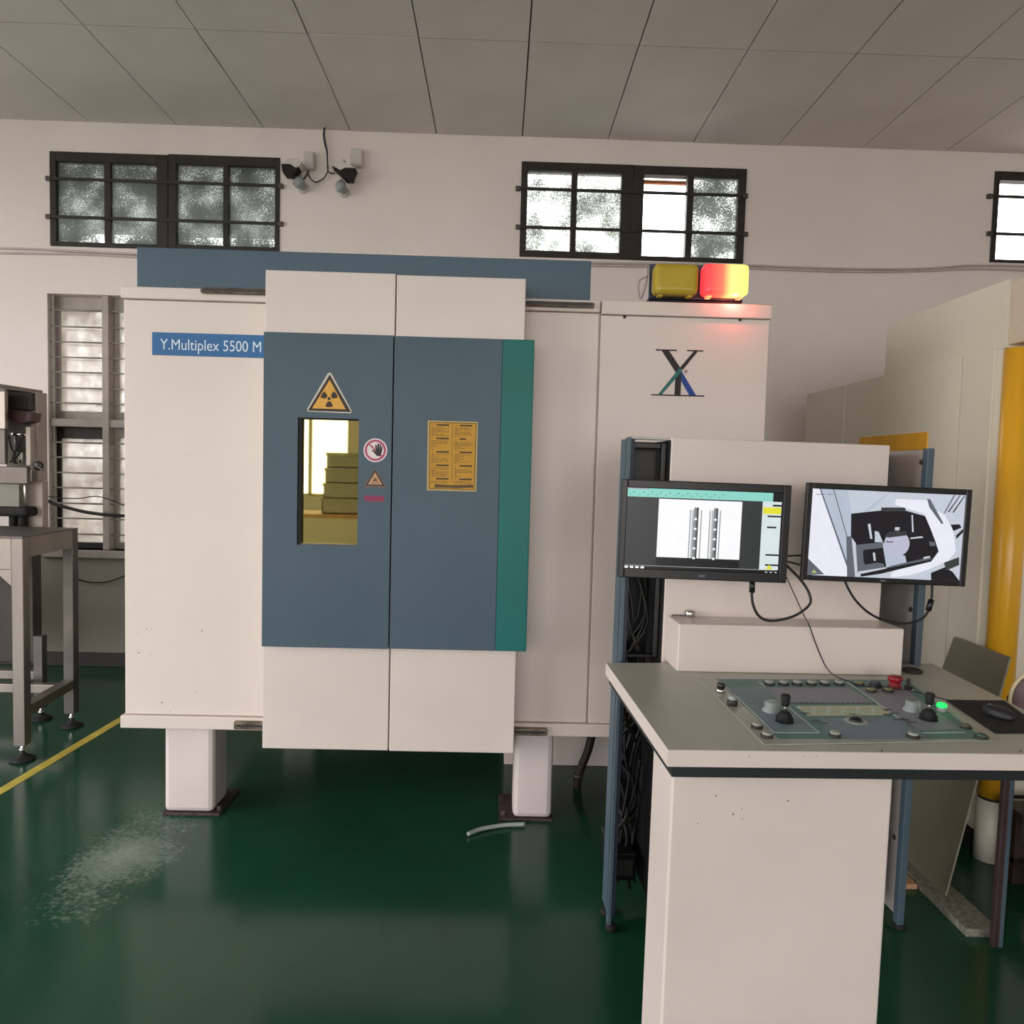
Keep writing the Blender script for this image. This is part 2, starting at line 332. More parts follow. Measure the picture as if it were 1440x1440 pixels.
w2 = dark_window(2, W2, [(732, 890, 229, 362), (890.5, 1048, 235, 368)], [(727, 264, 1050, 276), (727, 319, 1050, 329)],
    'pair of dark framed bright windows right of the header, one pane missing', [(741, 803, 241, 353, pane_lit), (811, 873, 243, 355, pane_lit), (904, 965, 247, 361, None), (974, 1037, 249, 361, pane_dim)])
q = R(904, 247, 965, 361, YW+.09); MB().box(q[0]-.02, q[1]+.02, YW+.1, YW+.13, q[3]-.055, q[3]-.03, mat('orange_wood', (176, 104, 62), .6)).build('outer_rail', w2)
w3 = dark_window(3, W3, [(1396, 1560, 243, 371)], [(1391, 275, 1565, 282), (1391, 328, 1565, 334)],
    'brightest dark framed window cut by the right edge of the photo', [(1402, 1470, 255, 366, None), (1478, 1550, 256, 367, pane_lit)])
# tall grey window lower left
w4 = thing('window_4', ((W4[0]+W4[1])/2, YW, W4[2]), kind='structure', label='tall grey window with horizontal grille bars behind the steel frame')
YG = YW+.09
def xz(x, y, Y=YW): p = P(x, y, Y); return p.x, p.z
zt1 = P(110, 589, YW).z; zt0 = P(110, 600, YW).z; xm0 = P(142.5, 590, YW).x; xm1 = P(152, 590, YW).x
MB().box(W4[0], W4[1], YW+.02, YW+.16, zt0, zt1, gframe, .004).build('transom', w4)
MB().box(xm0, xm1, YW+.01, YW+.16, W4[2], W4[3], gframe, .004).build('mullion', w4)
darkg = mat('dark_sash_paint', (42, 36, 34), .6, var=.15, scale=20)
for (X0, X1, Z0, Z1, mm, l, t, b) in ((W4[0], xm0, zt1, W4[3], gframe, .035, .095, .06), (xm1, W4[1], zt1, W4[3], gframe, .03, .095, .06),
                                     (W4[0], xm0, W4[2], zt0, darkg, .035, .085, .045), (xm1, W4[1], W4[2], zt0, gframe, .03, .07, .05)):
    frame(MB(), X0, X1, Z0, Z1, YG, YG+.05, l, .012, b, t, mm).build('sash_frame', w4)
    MB().box(X0+l-.01, X1-.002, YG+.02, YG+.026, Z0+b-.01, Z1-t+.01, pane_cr).build('pane', w4)
for yy in (437, 460, 481.5, 503, 524, 546, 567, 622.5, 643.6, 665, 686, 708, 729, 751):
    z = P(110, yy, YW+.04).z
    for a, b in ((W4[0], xm0), (xm1, W4[1])):
        MB().tube([(a, YW+.035, z), (b, YW+.035, z)], .006, barm, 8, 1).build('grille_bar', w4)
MB().box(W4[0]+.012, W4[0]+.03, YW+.03, YW+.05, W4[2], W4[3], barm).build('grille_upright', w4)
# reflected side: windows behind the camera
for i, (a, b, c, d) in enumerate(OPEN):
    wf = thing('window_%d' % (5+i), ((a+b)/2, YF, c), kind='structure')
    mb = frame(MB(), a, b, c, d, YF-.12, YF-.04, .05, .05, .05, .05, gframe); mb.build('window_frame', wf)
    MB().box((a+b)/2-.03, (a+b)/2+.03, YF-.11, YF-.05, c+.05, d-.05, gframe).build('mullion', wf)
wf = thing('window_9', (XL, (WINL[0]+WINL[1])/2, WINL[2]), kind='structure')  # added opening, lights the back wall from the left
mb = MB(); a, b, c, d = WINL
for (y0, y1, z0, z1) in ((a, a+.05, c, d), (b-.05, b, c, d), (a, b, c, c+.05), (a, b, d-.05, d), ((a+b)/2-.03, (a+b)/2+.03, c, d)): mb.box(XL-.12, XL-.05, y0, y1, z0, z1, gframe)
mb.build('window_frame', wf)
# workbench and stacked bins behind the camera (seen in the leaded glass)
t_ = thing('workbench', (-2.3, -4.4, 0), 'long workbench behind the viewpoint mirrored in the cabinet glass', 'workbench')
MB().box(-3.6, -1.0, -4.8, -4.0, .82, .87, ply, .004).build('bench_top', t_)
for xx in (-3.5, -1.1):
    for yy in (-4.72, -4.08): MB().box(xx-.035, xx+.035, yy-.035, yy+.035, 0, .82, dkgrey).build('leg', t_)
names = ['lowest', 'second', 'third', 'topmost']
for k in range(4):
    b = MB(); z = .87+k*.21; x0, x1, y0, y1 = -2.42+.02*k, -1.85+.02*k, -4.65, -4.2
    b.box(x0, x1, y0, y1, z, z+.015, greyp); b.box(x0, x1, y0, y0+.015, z, z+.19, greyp).box(x0, x1, y1-.015, y1, z, z+.19, greyp)
    b.box(x0, x0+.015, y0, y1, z, z+.19, greyp).box(x1-.015, x1, y0, y1, z, z+.19, greyp).box(x0-.012, x1+.012, y1-.005, y1+.012, z+.165, z+.21, greyp).box(x0-.012, x1+.012, y0-.012, y0+.005, z+.165, z+.21, greyp)
    b.build('parts_bin', label='grey parts bin on the workbench, %s of its stack' % names[k], cat='bin', group='stacked grey bins on the workbench')
# ---------------------------------------------------------------- floor marks
p0, p1 = PZ(-40, 1137, 0), PZ(176, 1008, 0)
dv = (p1-p0).normalized(); nv = Vector((-dv.y, dv.x, 0))*.026; p1 = p0+dv*4.2
MB().prism([p0-nv, p1-nv, p1+nv, p0+nv], (0, 0, .0015), tape).build('floor_line', label='yellow painted line running across the green floor past the cabinet', cat='floor line')
hz = [PZ(x, y, .012) for x, y in ((658, 1173), (672, 1167), (690, 1163), (712, 1160), (738, 1159))]
MB().tube(hz, .009, mat('milky_hose', (170, 180, 172), .3, var=.1)).build('plastic_tube', label='short bent translucent plastic tube lying by the right cabinet leg', cat='tube')
# ================================================================ X-RAY CABINET
YC = (PZ(262, 1144, 0).y+PZ(750, 1157, 0).y)/2-.01
cab = thing('inspection_cabinet', (-.2, YC, 0), 'large cream and slate blue walk-in inspection cabinet on short legs', 'cabinet')
X0, X1, Z0, Z1 = R(175, 402, 1068, 1036, YC)
ZT, ZB = Z1, Z0
XR1 = P(1068, 760, YC).x
zt = P(620, 414, YC).z; zb1 = P(500, 1031, YC).z
MB().box(X0+.02, XR1-.02, YC+.02, YC+1.7, zb1+.01, zt-.01, cream).build('housing', cab)
# front skin panels
xa, xb = P(843, 440, YC).x, P(827, 1005, YC).x; xs2 = (xa+xb)/2; xs1 = P(366, 700, YC).x; xd1 = P(735, 700, YC).x
ztop = P(265, 423, YC).z; zbot = P(265, 1006, YC).z
MB().box(X0, xs1+.1, YC, YC+.02, zbot+.002, ztop-.002, cream, .003).build('front_panel', cab)
MB().box(xs1+.1, xd1-.1, YC+.002, YC+.02, zbot+.002, ztop-.002, blackm).build('door_backing', cab)
MB().box(xd1-.1, xs2-.0035, YC, YC+.02, zbot+.002, ztop-.002, cream, .003).build('front_panel', cab)
ztr = P(958, 446, YC).z
MB().box(xs2+.0035, XR1, YC-.004, YC+.02, zbot+.002, ztr-.002, cream, .003).build('front_panel', cab)
MB().box(X0-.004, xs2-.003, YC-.02, YC+.02, ztop, P(265, 405, YC-.02).z, cream, .004).build('top_rail', cab)
MB().box(xs2+.003, XR1+.004, YC-.02, YC+.02, ztr, P(958, 425, YC-.02).z, cream, .004).build('top_rail', cab)
MB().box(X0-.012, XR1+.004, YC-.02, YC+.02, P(260, 1025.5, YC-.02).z, zbot, cream, .004).build('bottom_rail', cab)
# header beam
q = R(197, 355, 830, 410, YC+.06)
MB().box(q[0], q[1], YC+.03, YC+.2, P(513, 410, YC+.03).z-.03, P(513, 357, YC+.03).z, blueh, .003).build('header_beam', cab)
# tracks
for (a, b, yt, yb, lab) in ((281, 400, 405, 413, 'top'), (700, 836, 423, 430.5, 'top'), (328, 400, 1016, 1027, 'bottom'), (690, 769.5, 1024.5, 1035, 'bottom')):
    q = R(a, yt, b, yb, YC-.045); mb = MB(); mb.box(q[0], q[1], YC-.045, YC-.02, q[2], q[3], trackm, .006)
    zc = (q[2]+q[3])/2; mb.box(q[0]+.015, q[1]-.01, YC-.047, YC-.044, zc-.004, zc+.006, dkgrey)
    mb.build('door_track', cab, label='worn brown metal track' if lab == 'top' else 'rusty brown metal track')
# legs
for (xl, xr, yb) in ((230, 300, 1143), (722, 777, 1156)):
    q = R(xl, 1035, xr, yb, YC+.01)
    mb = MB(); w = .125; mb.box(q[0], q[1], YC+.01, YC+.19, .012, zb1+.06, legm, .022); lg = mb.build('leg', cab)
    s = 1 if xl < 500 else -1
    a, b = (q[0]-.004, q[1]+.03) if s > 0 else (q[0]-.06, q[1]+.004)
    MB().box(a, b, YC+.004, YC+.26, 0, .012, rustm, .003).build('base_plate', lg, label='rusty base plate')
    MB().cyl((b-.014 if s > 0 else a+.02, YC+.04, .012), .012, .02, rustm, 6).build('anchor_bolt', lg)
for xx in (X0+.3, XR1-.5):
    lg = MB().box(xx, xx+.2, YC+1.35, YC+1.58, .012, zb1+.02, legm, .02).build('leg', cab)
    MB().box(xx-.02, xx+.22, YC+1.33, YC+1.6, 0, .014, rustm).build('base_plate', lg)
# white plinth box under the rear right
YPL = PZ(815, 1077, 0).y; xg = P(776, 1060, YPL).x
MB().box(xg-.25, xg+1.1, YPL, 4.7, 0, zb1+.02, cream2, .004).build('plinth', cab, label='pale plinth under the rear of the cabinet')
# sliding doors
YD, YB = YC-.13, YC-.165
def sliding_door(xl, xr, yt, yb, bl, br, bt, bb, teal_x=None, hole=None):
    q = R(xl, yt, xr, yb, YD); dr = MB().box(q[0], q[1], YD, YC-.03, q[2], q[3], cream2, .003).build('sliding_door', cab)
    c = R(bl, bt, br, bb, YB); xt = c[1]
    if teal_x:
        xt = P(teal_x, (bt+bb)/2, YB).x
        MB().box(xt, c[1], YB, YD-.0005, c[2], c[3], teal, .003).build('teal_stripe', dr, label='teal vertical stripe')
    mb = MB()
    if hole:
        h = R(*hole, YB); wall_grid(c[0], xt, c[2], c[3], [h], lambda a, b, e, f: mb.box(a, b, YB, YD-.0005, e, f, blue))
    else: mb.box(c[0], xt, YB, YD-.0005, c[2], c[3], blue, .003)
    mb.build('cover_panel', dr, label='slate blue cover panel')
    return dr, c
ld, lc = sliding_door(371, 551.0, 382, 1054, 369.5, 549.5, 469, 911, hole=(418, 588, 503.5, 767))
rd, rc = sliding_door(552.5, 731, 389, 1058, 551.5, 746, 475, 914.5, teal_x=702)
h = R(418, 588, 503.5, 767, YB)
gm = bpy.data.materials.new('leaded_gold_glass'); gm.use_nodes = True
n = gm.node_tree.nodes; L = gm.node_tree.links; b = n['Principled BSDF']
b.inputs['Base Color'].default_value = (.58, .51, .19, 1); b.inputs['Metallic'].default_value = 1; b.inputs['Roughness'].default_value = .02
nz = n.new('ShaderNodeTexNoise'); nz.inputs['Scale'].default_value = 3; bp = n.new('ShaderNodeBump'); bp.inputs['Strength'].default_value = .004; L.new(nz.outputs['Fac'], bp.inputs['Height']); L.new(bp.outputs[0], b.inputs['Normal'])
MB().box(h[0], h[1], YD-.012, YD-.001, h[2], h[3], gm).build('leaded_glass', ld, label='gold tinted mirror-like viewing glass')
mb = MB(); mb.box(h[0]+.0005, h[0]+.016, YB+.004, YD-.012, h[2], h[3], blackm); mb.box(h[0]+.016, h[1], YB+.004, YD-.012, h[3]-.006, h[3]-.0005, blackm).box(h[0]+.016, h[1], YB+.004, YD-.012, h[2]+.0005, h[2]+.006, steeld)
mb.build('glass_gasket', ld)
# ---- signs on the doors
NY = (0, -1, 0); YS = YB-.0006
def pq(pts, Y=YS): return [P(x, y, Y) for x, y in pts]
def z13(pts): return [(410+x/13.09, 515+y/13.09) for x, y in pts]
def circ(cx, cy, r, n=28, a0=0, a1=360): return [(cx+r*math.cos(math.radians(a0+(a1-a0)*i/n)), cy+r*math.sin(math.radians(a0+(a1-a0)*i/n))) for i in range(n if a1-a0 == 360 else n+1)]
iy, ik, iw, ir = ink('amber', (226, 170, 66)), ink('black', (44, 26, 20)), ink('white', (232, 222, 222)), ink('crimson', (178, 76, 110))
items = [(ink('pale_border', (210, 206, 190)), pq(z13([(700, 115), (735, 135), (1105, 815), (1095, 868), (300, 832), (285, 790), (665, 135)]))),
         (ik, pq(z13([(703, 150), (1088, 830), (1080, 845), (312, 818), (312, 795)]))), (iy, pq(z13([(703, 250), (1000, 795), (380, 775)])))]
cx, cy = 693, 597
for a in (90, 212, 328):
    o_, i_ = circ(cx, cy, 158, 6, a-27, a+27), circ(cx, cy, 55, 4, a-30, a+30)
    items.append((ik, pq(z13(o_+i_[::-1]))))
items.append((ik, pq(z13(circ(cx, cy, 30, 14)))))
decal('radiation_sign', ld, items, NY, label='yellow triangle with black radiation trefoil')
def z72(pts): return [(500+x/7.2, 560+y/7.2) for x, y in pts]
c = (201, 527)
hand = [(212, 582), (196, 560), (165, 528), (172, 520), (206, 540), (198, 480), (206, 472), (216, 474), (220, 520), (222, 462), (232, 456), (240, 462), (240, 518), (246, 466), (256, 464), (260, 474), (256, 520), (264, 486), (274, 490), (272, 520), (262, 560), (248, 590)]
items = [(iw, pq(z72(circ(*c, 121)))), (ir, pq(z72(circ(*c, 108)))), (iw, pq(z72(circ(*c, 86)))),
         (ir, pq(z72([(134, 470), (146, 458), (272, 584), (260, 596)]))), (ink('hand_black', (30, 28, 30)), pq(z72(hand)))]
decal('no_entry_sign', ld, items, NY, label='round red and white sign with a black hand')
items = [(ink('dull_border', (120, 92, 84)), pq(z72([(198, 705), (308, 893), (300, 905), (92, 900), (88, 888)]))), (ik, pq(z72([(198, 722), (293, 890), (102, 886)]))),
         (ink('dull_amber', (204, 160, 116)), pq(z72([(198, 750), (270, 875), (126, 872)]))), (ink('brown_mark', (110, 72, 48)), pq(z72([(198, 790), (206, 815), (222, 800), (214, 828), (240, 850), (205, 842), (160, 850), (185, 828), (176, 802), (194, 815)]))),
         (ink('brown_mark', (110, 72, 48)), pq(z72([(155, 856), (250, 858), (250, 864), (155, 862)])))]
decal('laser_sign', ld, items, NY, label='small dull amber warning triangle')
items = [(ink('magenta_red', (150, 42, 84)), pq(z72([(92, 985), (290, 990), (288, 1048), (90, 1044)])))]
for k in range(3): items.append((ink('faded_magenta', (96, 50, 84)), pq(z72([(104, 1000+k*14), (276-k*20, 1003+k*14), (276-k*20, 1007+k*14), (104, 1004+k*14)]))))
decal('red_label', ld, items, NY, label='small worn magenta red label')
# amber notice
items = [(ink('notice_edge', (196, 170, 104)), pq(z72([(732, 226), (1240, 240), (1222, 946), (722, 932)]))), (ink('notice_line', (92, 66, 18)), pq(z72([(748, 240), (1224, 252), (1206, 930), (740, 918)]))),
         (ink('notice_amber', (200, 148, 28)), pq(z72([(756, 248), (1216, 260), (1199, 922), (748, 910)])))]
tx = ink('notice_text', (84, 58, 18)); th_ = ink('notice_heading', (50, 34, 14))
items.append((tx, pq(z72([(980, 255), (984, 255), (976, 850), (972, 850)]))))
def at72(col, u, v):  # column 0/1, u 0..1 across, v px down
    x0 = (765-v*.012) if col == 0 else (1000-v*.012); return (x0+u*200, 262+v+u*4+(6 if col else 0))
for col in (0, 1):
    for blk in range(5):
        v0 = blk*136
        u = .02
        for wd in ((.08, .1), (.28, .92 if blk != 1 or col == 0 else .6)):
            items.append((th_, pq(z72([at72(col, wd[0], v0), at72(col, wd[1], v0), at72(col, wd[1], v0+15), at72(col, wd[0], v0+15)]))))
        for ln in range(7 if blk < 4 else 2):
            v = v0+30+ln*14; u = .02
            while u < .8:
                w_ = random.uniform(.08, .26); e = min(u+w_, .95)
                items.append((tx, pq(z72([at72(col, u, v), at72(col, e, v), at72(col, e, v+5), at72(col, u, v+5)])))); u = e+.03
                if random.random() < .12: break
items.append((ink('notice_smudge', (88, 66, 30)), pq(z72([(800, 868), (960, 880), (1190, 876), (1195, 905), (1010, 912), (950, 905), (800, 905)]))))
mb = MB()
for i, (m_, pts) in enumerate(items): mb.prism([Vector(p)+Vector(NY)*(.0004*min(i, 3)) for p in pts], Vector(NY)*.0004, m_)
mb.build('amber_notice', rd, label='amber notice printed with two columns of text')
# name plate
q = R(214, 473, 380, 505, YC-.003); 
npb = MB().box(q[0], q[1], YC-.004, YC, P(296, 501.5, YC).z, P(296, 469.5, YC).z, ink('plate_blue', (38, 102, 158))).build('name_plate', cab, label='blue plate with white lettering')
pz = P(296, 493.5, YC-.006).z; xa_ = P(225, 485, YC-.006).x; xb_ = P(367, 495, YC-.006).x
text('plate_lettering', 'Y.Multiplex 5500 M', .064, xa_, YC-.0048, pz+.001, ink('lettering_white', (214, 232, 244)), npb, width=xb_-xa_)
# emblem
def z8(pts): return [P(860+x/8, 480+y/8, YC-.0046) for x, y in pts]
ek = ink('emblem_black', (24, 20, 20)); et = ink('emblem_teal', (34, 106, 104)); eb = ink('emblem_blue', (22, 66, 146))
items = [(ek, z8([(497, 88), (735, 94), (735, 110), (497, 104)])), (ek, z8([(848, 96), (1032, 102), (1032, 117), (848, 111)])),
         (ek, z8([(560, 100), (645, 102), (790, 325), (722, 350)])), (ek, z8([(925, 112), (970, 114), (800, 322), (765, 300)])),
         (ek, z8([(718, 380), (786, 340), (775, 606), (706, 604)])), (eb, z8([(783, 330), (948, 606), (872, 606), (783, 450)])),
         (et, z8([(765, 298), (795, 332), (560, 604), (520, 600)])), (ek, z8([(445, 594), (1042, 609), (1042, 624), (445, 608)])),
         (ink('emblem_grey', (150, 140, 136)), z8(circ(836, 339, 20, 14)))]
decal('emblem', cab, items, NY, label='black, teal and blue letter emblem')
for (x, y) in ((878, 446), (1040, 450)): c = P(x, y, YC); MB().cyl((c.x, YC-.004, c.z), .007, -.004, dkgrey, 10, 'y').build('screw', cab)
chips = MB(); chm = ink('chip', (92, 78, 70))
for (x, y, r_) in ((206, 885, .004), (213, 884, .003), (195, 890, .003), (284, 887, .005), (195, 918, .005), (211, 920, .003), (228, 988, .006), (276, 973, .003), (240, 1001, .004), (262, 640, .003)):
    c = P(x, y, YC); chips.lathe((c.x, YC, c.z), [(r_*.6, 0), (r_*.5, -.0004)], chm, 7, 'y')
chips.build('paint_chip', cab, kind='stuff', label='small dark chips in the paint')
# lamp bracket
q = R(913, 373, 1045, 424, YC+.02); MB().box(q[0], q[1], YC+.02, YC+.03, q[2], q[3], mat('bracket_navy', (60, 66, 86), .5), .002).box(q[0], q[1], YC+.02, YC+.14, q[2], q[2]+.008, mat('bracket_navy', (60, 66, 86), .5)).build('lamp_bracket', cab)
lensy = mat('amber_lens', (190, 164, 46), .3, var=.05, scale=8)
def lens_red():
    M = bpy.data.materials.new('lit_red_lens'); M.use_nodes = True; nt = M.node_tree; n = nt.nodes; L = nt.links; b = n['Principled BSDF']
    tc = n.new('ShaderNodeTexCoord'); sp = n.new('ShaderNodeSeparateXYZ'); L.new(tc.outputs['Object'], sp.inputs[0])
    mr = n.new('ShaderNodeMapRange'); mr.inputs[1].default_value = -.1; mr.inputs[2].default_value = .1; L.new(sp.outputs['X'], mr.inputs[0])
    cr = n.new('ShaderNodeValToRGB'); e = cr.color_ramp.elements; e[0].position = .12; e[0].color = (.9, .035, .045, 1); e[1].position = .95; e[1].color = (1.0, .82, .16, 1)
    k = e.new(.42); k.color = (1, .16, .09, 1); k = e.new(.62); k.color = (1.2, .8, .22, 1); L.new(mr.outputs[0], cr.inputs[0])
    L.new(cr.outputs[0], b.inputs['Emission Color']); b.inputs['Emission Strength'].default_value = 1.0; b.inputs['Base Color'].default_value = (.5, .03, .03, 1); b.inputs['Roughness'].default_value = .3
    return M
lensr = lens_red()
for (xl, xr, yt, yb, lm, lab) in ((920, 982, 371, 414, lensy, 'unlit yellow box lamp on the cabinet top, left of the red one'), (989, 1053, 371, 415.5, lensr, 'glowing red and orange box lamp on top of the cabinet')):
    q = R(xl, yt, xr, yb, YC-.06); c = ((q[0]+q[1])/2, YC, q[2])
    t = thing('signal_lamp', c, lab, 'lamp')
    MB().box(q[0]+.012, q[1]-.012, YC-.012, YC+.019, q[2]+.012, q[3]-.01, black, .004).build('lamp_base', t)
    mb = MB(); mb.box(q[0], q[1], YC-.075, YC-.012, q[2], q[3], lm); bmesh.ops.bevel(mb.bm, geom=[e for e in mb.bm.edges if min(v.co.y for v in e.verts) < YC-.05], offset=.026, segments=4, affect='EDGES', profile=.6)
    mb.build('lens', t)
    for xx in (q[0]+.03, q[1]-.03): MB().box(xx-.01, xx+.01, YC-.05, YC-.012, q[2]-.008, q[2]+.004, lm, .002).build('latch', t)
    if lm is lensr:
        pl = bpy.data.lights.new('red_bulb', 'POINT'); pl.energy = .9; pl.color = (1, .12, .1); pl.shadow_soft_size = .04
        po = bpy.data.objects.new('red_bulb', pl); COL.objects.link(po); po.location = Vector((q[1]-.05, YC-.06, q[2]-.012)); pl.energy = .6; pl.shadow_soft_size = .01
cpts = lambda L_, Y: [P(x, y, Y) for x, y in L_]
MB().tube(cpts([(911, 376), (910, 388), (900, 394), (898, 405), (900, 420)], YC+.006), .0035, greyp).tube(cpts([(911.5, 377), (910, 392), (906, 408), (902, 420)], YC+.013), .0035, greyp).build('lamp_wire', label='thin grey wires looping down left of the yellow lamp', cat='wire')
# hose under the cabinet
YH = 3.6
MB().tube(cpts([(833, 1030), (827, 1055), (818, 1078), (813, 1095), (811, 1130), (820, 1139)], YH), .020, mat('dark_red_brown_hose', (44, 22, 20), .5), 12).tube([P(813, 1090, YH)-Vector((0, 0, .018)), P(813, 1090, YH)+Vector((.002, 0, .01))], .025, steeld, 12, 1).build('drain_hose', label='thick dark hose hanging from the cabinet underside to the floor', cat='hose')
# black caster pile near console foot
# ================================================================ WALL FITTINGS
def conduit(pts, name, label):
    MB().tube(cpts(pts, YW-.014), .0075, mat('conduit_grey', (196, 188, 182), .5), 8).build(name, label=label, cat='cable', group='thin cables along the back wall')
conduit([(-60, 348), (40, 350), (120, 354), (210, 358), (300, 360), (500, 363), (660, 366), (870, 370), (1045, 373), (1100, 375), (1200, 378), (1290, 378), (1380, 373), (1500, 377)], 'wall_cable', 'upper of two thin cables sagging along the back wall')
conduit([(-60, 355), (40, 356), (120, 357.5), (210, 362), (300, 364), (500, 367), (660, 370), (870, 374), (1045, 377), (1100, 379), (1200, 382), (1290, 381), (1380, 378), (1500, 383)], 'wall_cable', 'lower of two thin cables sagging along the back wall')
def zc9(pts, Y): return [P(380+x/9, 180+y/9, Y) for x, y in pts]
def camera_unit(lab, hood, body, dome, box, Y):
    c = P(380+body[0][0]/9, 180+body[0][1]/9, YW)
    t = thing('security_camera', (c.x, YW, c.z), lab, 'camera')
    MB().prism(zc9(hood, Y), (0, .11, 0), white).build('sun_hood', t)
    MB().prism(zc9(body, Y+.012), (0, .09, 0), blackm).build('camera_body', t)
    d = P(380+dome[0]/9, 180+dome[1]/9, Y+.02)
    MB().tube([(d.x, YW-.005, d.z-.02), (d.x, YW-.05, d.z-.02), (d.x, Y+.06, d.z+.03)], .016, greyp, 10).cyl((d.x, YW, d.z-.02), .04, -.016, white, 16, 'y').build('bracket', t)
    MB().lathe((d.x, Y+.06, d.z-.015), [(.01, -.04), (.03, -.032), (.04, 0), (.03, .032), (.01, .04)], clear, 16).build('ball_joint', t)
camera_unit('dark faced security camera at the edge of the upper left window', [(150, 430), (260, 375), (370, 380), (400, 420), (370, 475), (320, 500), (250, 450), (140, 450)],
    [(140, 450), (250, 450), (325, 500), (375, 470), (290, 590), (170, 580), (150, 540)], (350, 640), None, YW-.16)
camera_unit('security camera with pale tilted hood right of the hanging cables', [(770, 480), (800, 400), (880, 410), (900, 375), (935, 385), (930, 430), (1080, 500), (940, 500), (890, 530), (800, 480)],
    [(780, 485), (890, 530), (950, 505), (1080, 505), (1050, 560), (1030, 640), (940, 640), (870, 570)], (880, 690), None, YW-.16)
for (a, b, c_, d_, lab) in ((425, 570, 300, 515, 'white junction box between the two security cameras'), (1015, 1180, 265, 480, 'white junction box above the right security camera')):
    q = R(380+a/9, 180+c_/9, 380+b/9, 180+d_/9, YW-.05)
    MB().box(q[0], q[1]-.008, YW-.06, YW, q[2], q[3], white, .006).box(q[0]+.004, q[1]-.012, YW-.064, YW-.055, q[2]+.006, q[3]-.006, white, .003).build('junction_box', label=lab, cat='box')
def wcab(pts, name, lab, r=.0045, dy=0): MB().tube(zc9(pts, YW-.03-dy), r, rubber, 6).build(name, label=lab, cat='cable')
wcab([(690, -45), (672, 90), (690, 200), (715, 300), (722, 420), (730, 530), (690, 620), (640, 660), (580, 685), (520, 650), (480, 580), (478, 535)], 'camera_cable', 'black cable from the ceiling looping under the left junction box')
wcab([(700, -45), (685, 60), (700, 180), (722, 300), (724, 400), (728, 530), (760, 570), (820, 572)], 'camera_cable', 'black cable from the ceiling to the right security camera', dy=.012)
wcab([(485, 540), (450, 610), (400, 670), (350, 685), (290, 710)], 'camera_cable', 'short black cable below the left security camera', .006)
# cables by the lower left window
YK = YW-.12
MB().tube(cpts([(58, 699), (75, 708), (95, 714), (120, 720), (150, 724), (185, 726)], YK), .012, rubber, 8).build('wall_cable', label='thick black cable swinging across the grilled window', cat='cable')
MB().tube(cpts([(60, 697), (85, 700), (110, 701), (135, 698), (155, 703), (178, 712)], YK), .004, rubber, 6).build('wall_cable', label='thin black wire crossing the grilled window above the thick cable', cat='cable')
MB().tube(cpts([(95, 808), (110, 815), (130, 819), (152, 818), (180, 808)], YW-.02), .005, rubber, 6).build('wall_cable', label='thin dark wire sagging below the window sill', cat='cable')
# ================================================================ LEFT: steel frame table and machine
Dn = PZ(28, 1072, 0).y; Df = PZ(93, 1024, 0).y
tb = thing('steel_stand', (PZ(28, 1072, 0).x, Dn, 0), 'brushed steel frame stand with levelling feet at the left edge', 'stand')
XN = P(33, 900, Dn).x; tws = .058
ztn = P(30, 757, Dn).z
def foot(x, y, z0, par):
    MB().lathe((x, y, 0), [(.058, 0), (.06, .008), (.045, .018), (.018, .03), (.018, .034)], blackm, 20).build('foot_pad', par)
    MB().cyl((x, y, .03), .011, z0-.03+.01, chrome, 10).cyl((x, y, z0-.03), .018, .012, chrome, 6).build('levelling_screw', par)
zleg = P(28, 1050, Dn).z
XI = XN-1.5
sh = P(103, 900, Df).x-XN      # the frame stands a little askew
for (xx, yy) in ((XN, Dn), (XN+sh, Df), (XI, Dn), (XI+sh, Df)):
    lg = MB().box(xx-tws, xx, yy, yy+tws, zleg, ztn-.001, steel if yy == Dn else steeld, .004).build('leg', tb); foot(xx-tws/2, yy+tws/2, zleg, lg)  # far legs in darker steel, their shade put into the colour
MB().box(XI, XN, Dn, Dn+tws, ztn-.001, ztn+.001, steel).build('front_lip', tb)
for (a, b) in ((ztn-.10, ztn), (P(40, 996, Dn).z-.05, P(40, 996, Dn).z)):
    for xx in (XN, XI):
        MB().prism([(xx-tws, Dn+tws, a), (xx, Dn+tws, a), (xx+sh, Df, a), (xx+sh-tws, Df, a)], (0, 0, b-a), steel).build('side_rail', tb)
MB().box(XI, XN-tws, Dn+.002, Dn+.03, ztn-.16, ztn-.002, steel, .003).prism([(XN-tws, Dn+.001, ztn-.16), (XN-tws-.09, Dn+.001, ztn-.16), (XN-tws, Dn+.001, ztn-.24)], (0, .025, 0), steel).build('front_apron', tb)
zz = P(60, 963, Df).z
MB().box(XI, XN+sh-tws, Df, Df+.05, zz-.05, zz, steel, .003).build('rear_rail', tb)
zz = P(40, 941, Df+.35).z; xx = P(62, 941, Df+.35).x
MB().box(XI, xx, Df+.3, Df+.36, zz-.05, zz, steel, .003).build('rear_rail', tb)
x_ = PZ(55, 1013, 0); lg = MB().box(x_.x-.03, x_.x+.02, x_.y, x_.y+.05, .07, .5, steeld).build('leg', tb); foot(x_.x, x_.y+.02, .07, lg)
MB().prism([(XI, Dn, ztn), (XN, Dn, ztn), (XN+sh, Df+tws, ztn), (XI+sh, Df+tws, ztn)], (0, 0, .008), steeld).build('table_plate', tb)
